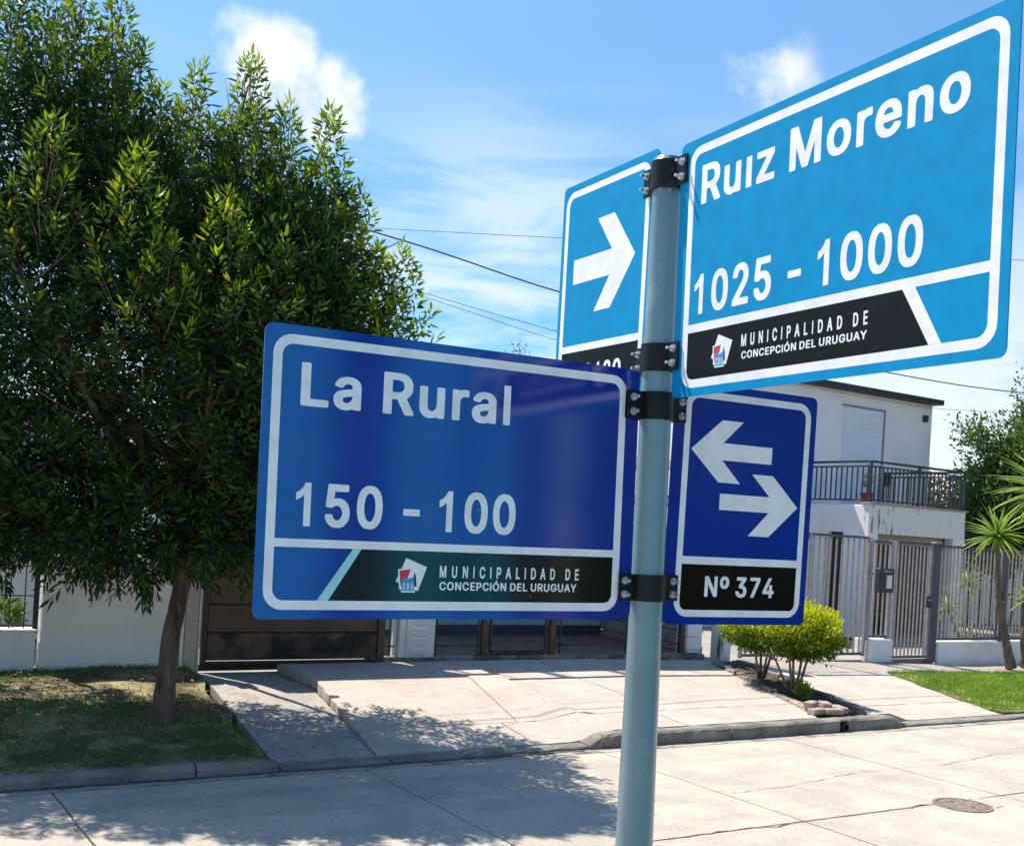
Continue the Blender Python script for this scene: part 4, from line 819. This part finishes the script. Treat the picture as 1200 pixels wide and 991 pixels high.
cable('thin cable running lowest above the La Rural sign', [(-16, 21.6, 8.4), (5.9, 21.6, 7.4), (10.53, 21.6, 7.04), (14.59, 21.6, 6.54), (19, 21.6, 6.2)], .006)
cable('faint thin cable crossing in front of the upper white wall', [(3.5, 12.5, 5.3), (9, 12.5, 4.75), (15.42, 12.5, 4.60), (18.27, 12.5, 4.72), (26, 12.5, 5.2), (40, 12.5, 6.4)], .0035)
# ---------------------------------------------------------------- planter bed with bushes
pbd = thing('planter_bed', 'long narrow soil bed edged with concrete and bricks between two driveways', 'planter', (0, 0, 0))
patch('soil', lambda n: plan_l(n)+.09, lambda n: plan_r(n)-.04, 8.9, 11.9, lambda s, n: level(10.2, n)+.01, M['soil'], pbd, 12, 30, .1, .008)
n = 8.98; k = 0
while n < 11.85:
    L_ = .52 if n > 9.25 else .235; n1 = min(n+L_, 11.88)
    c = ((plan_l(n)+plan_l(n1))/2+.045+.006*rng.normal(), (n+n1)/2, level(10, n)-.035+.006*rng.normal())
    bx('edging_block' if L_ > .3 else 'brick', pbd, c, (.10, L_*1.035, .17), M['kerb'] if L_ > .3 else M['brick'], .012, -math.atan2(1.3, 3.2)+.02*rng.normal()); n += L_*.935
n = 8.85
while n < 11.8:
    L_ = .62; n1 = n+L_
    bx('edging_block', pbd, ((plan_r(n)+plan_r(n1))/2+.03, (n+n1)/2, level(10.2, n)-.02), (.09, L_*1.03, .16), M['kerb'], .012, -math.atan2(1.0, 3.2)); n += L_*1.0
for x, y, a, dz in ((9.93, 8.86, .1, .0), (10.14, 8.80, -.25, .0), (10.32, 8.86, 1.2, .01), (10.02, 9.03, .4, .05), (10.2, 8.98, 1.0, .045), (10.36, 8.98, .5, .0)):
    bx('brick', pbd, (x, y, level(10.2, 8.9)+.035+dz), (.225, .11, .065), M['brick'], .008, a)

def topiary(label, base, cen, rad, k, stems):
    t = thing('trimmed_bush', label, 'bush', base, 'trimmed bushes in the planter bed')
    c = Vector(cen)-Vector(base)
    for (a, b, hgt) in stems:
        p = [Vector((a*.35, b*.35, 0)), Vector((a*.8, b*.8, hgt*.35)), Vector((a*1.2, b*1.2, hgt*.7)), Vector((a*1.8+c.x*.6, b*1.8+c.y*.6, hgt))]
        MB().tube(p, [.020, .017, .014, .009], 7).build('stem', M['bark2'], t, smooth=True)
        for q in range(2):
            d = Vector((rng.normal()*.12, rng.normal()*.12, .22)); MB().tube([p[2], p[2]+d*.5, p[2]+d+Vector((0, 0, .05))], [.009, .007, .004], 5).build('twig', M['bark2'], t, smooth=True)
    def f(k):
        u = rng.normal(size=(k, 3)); u /= np.linalg.norm(u, axis=1)[:, None]
        lump = 1+.15*np.sin(u[:, 0]*6+1)*np.sin(u[:, 2]*7)+.08*np.sin(u[:, 1]*9+u[:, 0]*5)+.08*rng.normal(size=k)
        rr = (rng.random(k)**.22)*lump
        P = np.array(c)+u*rr[:, None]*np.array(rad); P[:, 2] = np.where(u[:, 2] < 0, np.array(c)[2]+(P[:, 2]-c[2])*.8, P[:, 2])
        return P, u*1.0+rng.normal(size=(k, 3))*.7+np.array([0, 0, .35])
    zc = c.z
    leaf_blob('foliage', f, k, .042, .012, M['bushleaf'], t, age_or_sun_fn=lambda P: np.clip((P[:, 2]-zc)/rad[2]*.75+.38+rng.normal(size=len(P))*.18, 0, 1))  # leaves turn yellower towards the top, painting in the sunlit side
    return t
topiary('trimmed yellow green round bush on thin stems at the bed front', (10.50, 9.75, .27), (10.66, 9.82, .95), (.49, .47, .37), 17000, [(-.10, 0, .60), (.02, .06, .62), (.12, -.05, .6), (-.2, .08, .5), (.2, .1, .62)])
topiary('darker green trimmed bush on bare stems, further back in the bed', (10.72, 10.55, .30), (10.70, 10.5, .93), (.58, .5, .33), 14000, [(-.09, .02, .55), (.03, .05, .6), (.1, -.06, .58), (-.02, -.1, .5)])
# small rubble and tuft
tf = thing('grass_tuft', 'small green tuft growing at the foot of the front bush', 'plant', (10.45, 9.55, .25)); leaf_blob('foliage', ball((0, 0, .05), (.09, .09, .07), .8), 220, .08, .008, M['bushleaf'], tf)

# ---------------------------------------------------------------- big ash tree on the verge
T0 = Vector((2.73, 9.85, .14))
big = thing('ash_tree', 'large dark leafy tree with a single trunk on the left verge', 'tree', tuple(T0))
r_, f_ = np.array(Rt), np.array(Fw)
def tl(L, A, z): return L*r_+A*f_+np.array([0, 0, z])       # right / away / up seen from the street corner
trunk = [tl(0, 0, -.05), tl(0.005, 0, .08), tl(.01, 0, .35), tl(.035, 0, .8), tl(.085, 0, 1.2), tl(.14, .02, 1.7), tl(.10, .05, 2.3), tl(.05, .05, 2.9)]
trads = [.125, .104, .086, .076, .072, .070, .064, .052]
def knobby(pts, rad, n=16, sub=5, amp=.08):
    P = []; Rr = []
    for i in range(len(pts)-1):
        for k in range(sub): t = k/sub; P.append(lerp(np.array(pts[i]), np.array(pts[i+1]), t)); Rr.append(lerp(rad[i], rad[i+1], t))
    P.append(np.array(pts[-1])); Rr.append(rad[-1])
    b = MB().tube(P, Rr, n)
    q = np.array(b.v); c = np.repeat(np.array(P), n, 0); o = q-c
    ang = np.tile(np.arange(n), len(P)); zz = np.repeat(np.arange(len(P)), n)
    s_ = 1+amp*(np.sin(ang*1.9+zz*.31)+.7*np.sin(ang*3.3-zz*.6)+.6*rng.normal(size=len(q)))
    b.v = [tuple(x) for x in c+o*s_[:, None]]; return b
knobby(trunk, trads).build('trunk', M['bark'], big, smooth=True)
ELL = [(-.55, .25, 2.95, 1.5, 1.5, 1.75, 2.8), (-2.0, .2, 3.2, 1.6, 1.5, 2.2, 3.0), (-1.75, .2, 4.95, .75, .8, 1.1, .9), (-1.05, 0, 4.9, .34, .5, 1.05, .45), (-.50, .1, 4.5, .30, .5, .75, .3),
       (.0, 0, 4.35, .30, .5, .55, .25), (.40, 0, 4.35, .22, .45, .75, .25), (.80, 0, 4.05, .26, .5, .60, .25), (1.12, 0, 4.05, .16, .4, .60, .16), (1.35, 0, 3.6, .24, .45, .45, .2), (.70, .1, 2.95, .80, 1.2, 1.5, 2.2), (1.62, .45, 2.4, .80, .9, .80, .8), (-2.9, .2, 4.1, 1.0, 1.0, 1.6, .8),
       (-.2, 0, 1.75, 1.0, .9, .40, .9), (-1.6, 0, 1.7, 1.1, .9, .38, .9), (.55, -.1, 1.75, .5, .6, .35, .4), (.9, 1.35, 2.9, 1.0, .8, 1.0, 1.0), (-.6, 1.5, 3.2, 1.2, .7, 1.2, 1.0)]
limbs = [((-.9, .1, 6.2), 2), ((-1.8, .2, 6.2), 1), ((.42, 0, 5.7), 2), ((1.1, 0, 5.2), 2), ((1.55, -.1, 4.5), 3), ((-.3, .3, 5.6), 2), ((-2.6, 0, 4.8), 2), ((-1.4, -.9, 4.2), 1), ((.6, -.9, 4.0), 1), ((1.7, .6, 3.0), 1), ((-.2, 1.1, 4.4), 1), ((-2.0, .9, 4.0), 2)]
for (e, k0) in limbs:
    st = trunk[4+min(3, k0)]; e = tl(e[0], e[1], e[2]); m1 = lerp(st, e, .35)+np.array([0, 0, -.25])+rng.normal(size=3)*.06; m2 = lerp(st, e, .7)+np.array([0, 0, -.05])+rng.normal(size=3)*.08
    lo_ = MB().tube([st, m1, m2, e], [.05, .036, .022, .007], 8).build('limb', M['bark'], big, smooth=True)
    bb = MB()
    for q in range(9):
        t = .3+.07*q; p = lerp(m1, m2, (t-.35)/.35) if t < .7 else lerp(m2, e, (t-.7)/.3)
        d = rng.normal(size=3)*.4; d[2] = abs(d[2])+.25; bb.tube([p, p+d*.5+np.array([0, 0, -.03]), p+d], [.012, .008, .003], 5)
    bb.build('branches', M['bark2'], lo_, smooth=True)
def crown_points(ns):
    wts = np.array([e[6] for e in ELL]); wts = wts/wts.sum(); idx = rng.choice(len(ELL), ns, p=wts)
    E = np.array(ELL)[idx]; u = rng.normal(size=(ns, 3)); u /= np.linalg.norm(u, axis=1)[:, None]
    rad = rng.random(ns)**.33
    return E[:, :3]+u*rad[:, None]*E[:, 3:6], u, rad
ns = 6500
P, u, rad = crown_points(ns)
keep = (P[:, 2] > 1.48+.12*np.sin(P[:, 0]*4)); P = P[keep]; u = u[keep]; rad = rad[keep]
# holes through the crown where sky and house show
for (L, A, z, r0) in ((-.05, 0, 3.05, .22), (.0, 0, 2.35, .16), (-.75, 0, 2.6, .14), (-.55, 0, 3.0, .12), (-1.1, 0, 3.2, .12)):
    d = np.hypot(P[:, 0]-L, P[:, 2]-z); kk = d > r0; P = P[kk]; u = u[kk]; rad = rad[kk]
ns = len(P)
dirs = np.c_[u[:, 0]*.75, u[:, 1]*.75, u[:, 2]*.5+.75]+rng.normal(size=(ns, 3))*.25
low = np.clip((2.1-P[:, 2])/.7, 0, 1)[:, None]; dirs = dirs*(1-low)+low*(np.c_[u[:, 0]*.8, u[:, 1]*.8, np.full(ns, -.7)]+rng.normal(size=(ns, 3))*.3)
# leading shoots that make the spiky outline
sp = []; ds = []; sl = []
for (L, A, z, hh) in ((-1.65, 0, 6.75, 1.3), (-1.38, .1, 6.6, 1.2), (-1.10, 0, 6.62, 1.3), (-.76, 0, 6.55, 1.4), (-.92, .2, 6.3, 1.1), (-.55, -.05, 6.1, 1.2), (-.36, 0, 5.72, 1.0), (-.04, 0, 5.92, 1.2), (-.14, .1, 5.6, .9), (.17, 0, 5.45, .9), (.44, 0, 6.06, 1.5), (.36, .1, 5.6, 1.0), (.56, -.1, 5.55, 1.1), (.78, 0, 5.62, 1.1), (.70, .1, 5.3, .9), (.96, 0, 5.05, .8),
                     (1.16, 0, 5.62, 1.5), (1.10, .1, 5.2, .9), (1.28, 0, 5.0, .9), (1.46, 0, 4.92, 1.1), (1.62, .1, 4.45, .7), (1.88, 0, 4.42, .75), (1.80, .1, 4.05, .7), (1.72, 0, 3.75, .8), (-2.0, 0, 6.5, 1.2), (-2.4, .2, 6.1, 1.2), (-2.9, .2, 5.9, 1.0), (-.2, -.9, 4.9, 1.0), (.5, -.8, 4.6, .9), (-.9, -.9, 5.1, 1.0), (-1.6, -.9, 5.2, 1.0), (.1, -1.0, 4.2, .8), (.95, -.6, 4.2, .9)):
    n_ = int(10+13*hh)
    for q in range(n_):
        f_q = q/(n_-1); ph = q*2.4+L*9; rr = .03+.17*(1-f_q)**.8
        le = lerp(.34, .22, f_q); zt = z-.05-hh*(1-f_q)-le
        out_ = .75*(1-f_q)+.04
        sp.append((L+rr*math.cos(ph), A+rr*math.sin(ph), zt)); ds.append((math.cos(ph)*out_+rng.normal()*.06, math.sin(ph)*out_+rng.normal()*.06, 1)); sl.append(le)
sp = np.array(sp); ds = np.array(ds); sl = np.array(sl)
P = np.r_[P, sp]; dirs = np.r_[dirs, ds]; topness = np.r_[np.clip((rad-.75)*2.4, 0, 1)*np.clip((u[:, 2]+.1), 0, 1), np.ones(len(sp))]
slen = np.r_[.18+.28*rng.random(ns), sl]
dirs /= np.linalg.norm(dirs, axis=1)[:, None]
NL = 24
S = len(P); t = np.tile(np.linspace(.05, 1, NL), (S, 1)); az = np.arange(NL)*2.4+rng.random((S, 1))*6.28
base = P[:, None]+dirs[:, None]*(t*slen[:, None])[..., None]
o1 = np.cross(dirs, np.array([.3, .5, .81])); o1 /= np.linalg.norm(o1, axis=1)[:, None]; o2 = np.cross(dirs, o1)
rad_ = np.cos(az)[..., None]*o1[:, None]+np.sin(az)[..., None]*o2[:, None]
spread = (1.05-.65*t)[..., None]
ld = rad_*spread+dirs[:, None]*(.25+.75*t)[..., None]+np.array([0, 0, -.18])+rng.normal(size=(S, NL, 3))*.14
base = base+rad_*(.035+.05*rng.random((S, NL)))[..., None]*(1.1-t)[..., None]
wob3 = rng.random(S)
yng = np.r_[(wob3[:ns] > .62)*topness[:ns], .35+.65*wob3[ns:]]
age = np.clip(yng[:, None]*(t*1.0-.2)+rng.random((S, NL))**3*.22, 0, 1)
B_ = base.reshape(-1, 3); Dl = ld.reshape(-1, 3)
Bw = B_[:, :1]*r_+B_[:, 1:2]*f_+np.c_[np.zeros(len(B_)), np.zeros(len(B_)), B_[:, 2]]
Dw = Dl[:, :1]*r_+Dl[:, 1:2]*f_+np.c_[np.zeros(len(B_)), np.zeros(len(B_)), Dl[:, 2]]
ag = age.ravel()
fo = leaf_blob('foliage', lambda k: (Bw, Dw), len(Bw), .088, .0140, M['leaf'], big, age_or_sun_fn=lambda P_: ag, fold=.3); fo['kind'] = 'stuff'
# stalks of the outer shoots
st = MB(); oo = np.argsort(-topness)[:420]
for i in oo:
    a = P[i]-dirs[i]*.18; b = P[i]+dirs[i]*slen[i]; st.tube([tl(*a), tl(*b)], [.006, .002], 4)
s_o = st.build('shoots', M['bark2'], big); s_o['kind'] = 'stuff'

# ---------------------------------------------------------------- other trees
def tree(name, label, base, h, blobs, k, leaf, lm, group=None, trunk_r=.15, clump=1):
    t = thing(name, label, 'tree', base, group)
    MB().tube([(0, 0, -.1), (.03, 0, h*.3), (-.04, .03, h*.62)], [trunk_r, trunk_r*.75, trunk_r*.4], 10).build('trunk', M['bark'], t, smooth=True)
    for c in blobs:
        c = np.array(c, float); MB().tube([(0, 0, h*.28), tuple(c[:3]*np.array([.5, .5, 0])+np.array([0, 0, (h*.3+c[2])/2])), tuple(c[:3])], [trunk_r*.5, trunk_r*.3, trunk_r*.1], 6).build('limb', M['bark'], t, smooth=True)
    def f(k):
        w_ = np.array([b[3]**2 for b in blobs]); w_ /= w_.sum(); nc = max(8, k//26); i = rng.choice(len(blobs), nc, p=w_); Bb = np.array([b[:4] for b in blobs])[i]
        uu = rng.normal(size=(nc, 3)); uu /= np.linalg.norm(uu, axis=1)[:, None]; cc = Bb[:, :3]+uu*(rng.random(nc)**.4)[:, None]*Bb[:, 3:4]
        j = rng.integers(0, nc, k); PP = cc[j]+rng.normal(size=(k, 3))*leaf*1.3*clump
        return PP, uu[j]+rng.normal(size=(k, 3))*.8+np.array([0, 0, .2])
    fo = leaf_blob('foliage', f, k, leaf, leaf*.22, lm, t); fo['kind'] = 'stuff'; return t
tree('broadleaf_tree', 'mid green leafy tree against the sky at the right edge', (24.6, 15.0, .1), 6, [(-1.3, 1.0, 3.0, .9), (-.9, .8, 4.0, .6), (-1.0, 1.0, 2.4, .9), (0, 0, 4.4, 1.3), (-1.2, 1.1, 3.2, .8), (-.4, .4, 4.0, .8), (-.6, .6, 3.0, .8), (.2, .0, 3.6, 1.2), (-.2, .3, 4.9, .75), (.4, -.3, 5.4, .8), (-1.1, 1.0, 4.15, .45), (-1.5, 1.3, 4.7, .3), (1.2, -.8, 4.2, 1.5), (-.3, .4, 5.9, .4), (-.5, .2, 2.6, .7), (.3, -.2, 6.3, .35), (2.6, -1.6, 4.6, 1.6)], 72000, .135, M['leaf2'], None, .16, 1.25)
tree('olive_bush', 'dull olive shrub seen through the balcony railing', (26.3, 20.3, .2), 3.4, [(-.9, .6, 3.3, .75), (0, 0, 3.1, 1.0), (.8, -.4, 2.9, .9), (-.2, .2, 3.6, .5), (-.4, .2, 2.2, 1.2)], 16000, .10, M['olive'], None, .1)
tree('wispy_tree', 'far thin grey green treetop just above the La Rural sign', (16.0, 25.4, .2), 7, [(0, 0, 6.1, .35), (.05, .0, 6.6, .25), (-.1, .0, 5.6, .55), (0.02, 0, 6.95, .12), (.2, 0, 5.2, .6)], 420, .12, M['olive'], None, .07)
# ---------------------------------------------------------------- yuccas
def yleaf(L_, wd, bend):
    b = MB(); V = []; F = []
    for i in range(7):
        t = i/6; ww = wd*(1-t**2.2)*(.55+.9*min(1, t*3)) if i < 6 else .001
        z = L_*t; y = -bend*t*t*L_
        V += [(-ww, y, z), (0, y+ww*.5, z), (ww, y, z)]
    for i in range(6):
        for q in range(2): a = i*3+q; F.append((a, a+1, a+4, a+3))
    b.v = V; b.f = F
    me = bpy.data.meshes.new('leaf'); me.from_pydata(V, [], F); me.materials.append(M['yucca']); me.update()
    at = me.attributes.new('age', 'FLOAT', 'POINT'); at.data.foreach_set('value', [.25+.6*(v[2]/L_) for v in V]); return me
YL = {}
def yhead(t, c, rad, k):
    key = round(rad, 2)
    if key not in YL: YL[key] = [yleaf(rad*(.9+.15*q), .020+.010*rad, .10+.12*q) for q in range(3)]
    for i in range(k):
        th = math.acos(1-1.55*((i+.5)/k)); ph = i*2.39996; d = Vector((math.sin(th)*math.cos(ph), math.sin(th)*math.sin(ph), math.cos(th)))
        o = link('leaf', YL[key][i % 3], t, c); yv = Vector((0, 0, 1)); q = d.to_track_quat('Z', 'Y')
        side = d.cross(Vector((0, 0, 1))); 
        if side.length > 1e-3:
            xx = side.normalized(); yy = d.cross(xx).normalized()
            if yy.z < 0: yy = -yy; xx = -xx
            o.rotation_euler = Matrix((xx, yy, d)).transposed().to_euler()
def yucca(label, base, trunks, group='yuccas by the right fence'):
    t = thing('yucca', label, 'yucca', base, group)
    for pts, rr, (c, rad, k) in trunks:
        knobby(pts, rr, 10, 4, .07).build('trunk', M['bark2'], t, smooth=True); yhead(t, c, rad, k)
yucca('slender leaning yucca with a spiky head in front of the railing', (17.85, 11.62, .16), [([(0, 0, 0), (-.14, .05, .5), (-.32, .1, 1.2), (-.42, .1, 2.0), (-.45, .1, 2.25)], [.10, .065, .05, .042, .04], ((-.45, .1, 2.28), .62, 56))])
yucca('tall thick yucca with a large radiating head at the right edge', (18.50, 11.72, .16), [([(0, 0, 0), (-.12, 0, .6), (-.08, 0, 1.6), (0.05, 0, 2.6), (.10, 0, 3.05)], [.13, .09, .075, .06, .055], ((.12, -.1, 3.15), .92, 110)), ([(-.1, 0, .6), (-.22, -.08, .9), (-.25, -.1, 1.2)], [.06, .05, .04], ((-.25, -.1, 1.22), .42, 24))])
yucca('small pale yucca growing just inside the railing', (18.3, 12.9, .2), [([(0, 0, 0), (0, 0, .6), (.05, 0, 1.3)], [.03, .03, .03], ((.05, 0, 1.35), .45, 22)), ([(0, 0, 0), (-.25, 0, .5), (-.5, 0, .85)], [.03, .03, .03], ((-.5, 0, .9), .38, 18)), ([(0, 0, 0), (.1, 0, .2), (.1, 0, .3)], [.03, .03, .03], ((.1, 0, .3), .4, 18))])

# ---------------------------------------------------------------- unseen house, hedge and trees added behind the viewer to shape the sign reflections
hb_ = thing('house', 'unseen pale blue house added behind the viewer for the sign reflections', 'house', (1.2, -8, 0))
PBL = mat('reflection_blue_render', (.07, .52, .78), .9, (.04, .44, .72), 1.5)
for x0, x1 in ((-4.5, 2.05), (2.75, 3.45), (3.65, 4.1)): MB().box(((x0+x1)/2, -3, 2.6), (x1-x0, 6, 5.2)).build('wall', PBL, hb_)  # wall widths and gaps set to reflect as light and dark streaks
MB().box((.2, -3.2, 2.6), (9.3, 5.4, 5.1)).build('reflection_gap', M['darkiron'], hb_)  # dark backing that makes the dark streaks in the reflection
MB().box((-.4, -3, 5.27), (8.6, 6.4, .14)).build('roof', M['terra'], hb_)
for x in (-3.6, -1.8): window(hb_, x, .06, 1.6, 1.1, 1.3)
bx('door', hb_, (-.3, .03, .9), (.9, .06, 1.8), M['brown'])
hd = thing('hedge', 'long unseen hedge added behind the viewer to darken the sign reflections', 'hedge', (13.2, -7.0, .1)); leaf_blob('foliage', lambda k: (rng.uniform(-1, 1, (k, 3))*np.array([7.6, .5, 1.9])+np.array([0, 0, 1.9]), rng.normal(size=(k, 3))), 16000, .2, .06, M['leaf2'], hd)['kind'] = 'stuff'
MB().box((0, 0, 1.8), (15, .5, 3.4)).build('branches', M['soil'], hd)  # solid dark core of the added hedge
for lab, b_, bl_ in (('dark unseen tree added for the sign reflections, nearer the corner', (7.2, -4.6, .1), [(0, 0, 3.2, 1.6), (.8, .3, 3.8, 1.2), (-.6, -.3, 2.4, 1.0), (1.6, .6, 2.4, 1.2)]),
                     ('dark unseen tree added for the sign reflections, further along', (11.5, -4.0, .1), [(0, 0, 3.2, 1.7), (.8, .3, 3.8, 1.2), (-1.2, -.3, 2.6, 1.3)])):
    tree('reflection_tree', lab, b_, 5, bl_, 6000, .16, M['leaf2'], 'unseen trees added for the sign reflections')
bpy.context.view_layer.update()
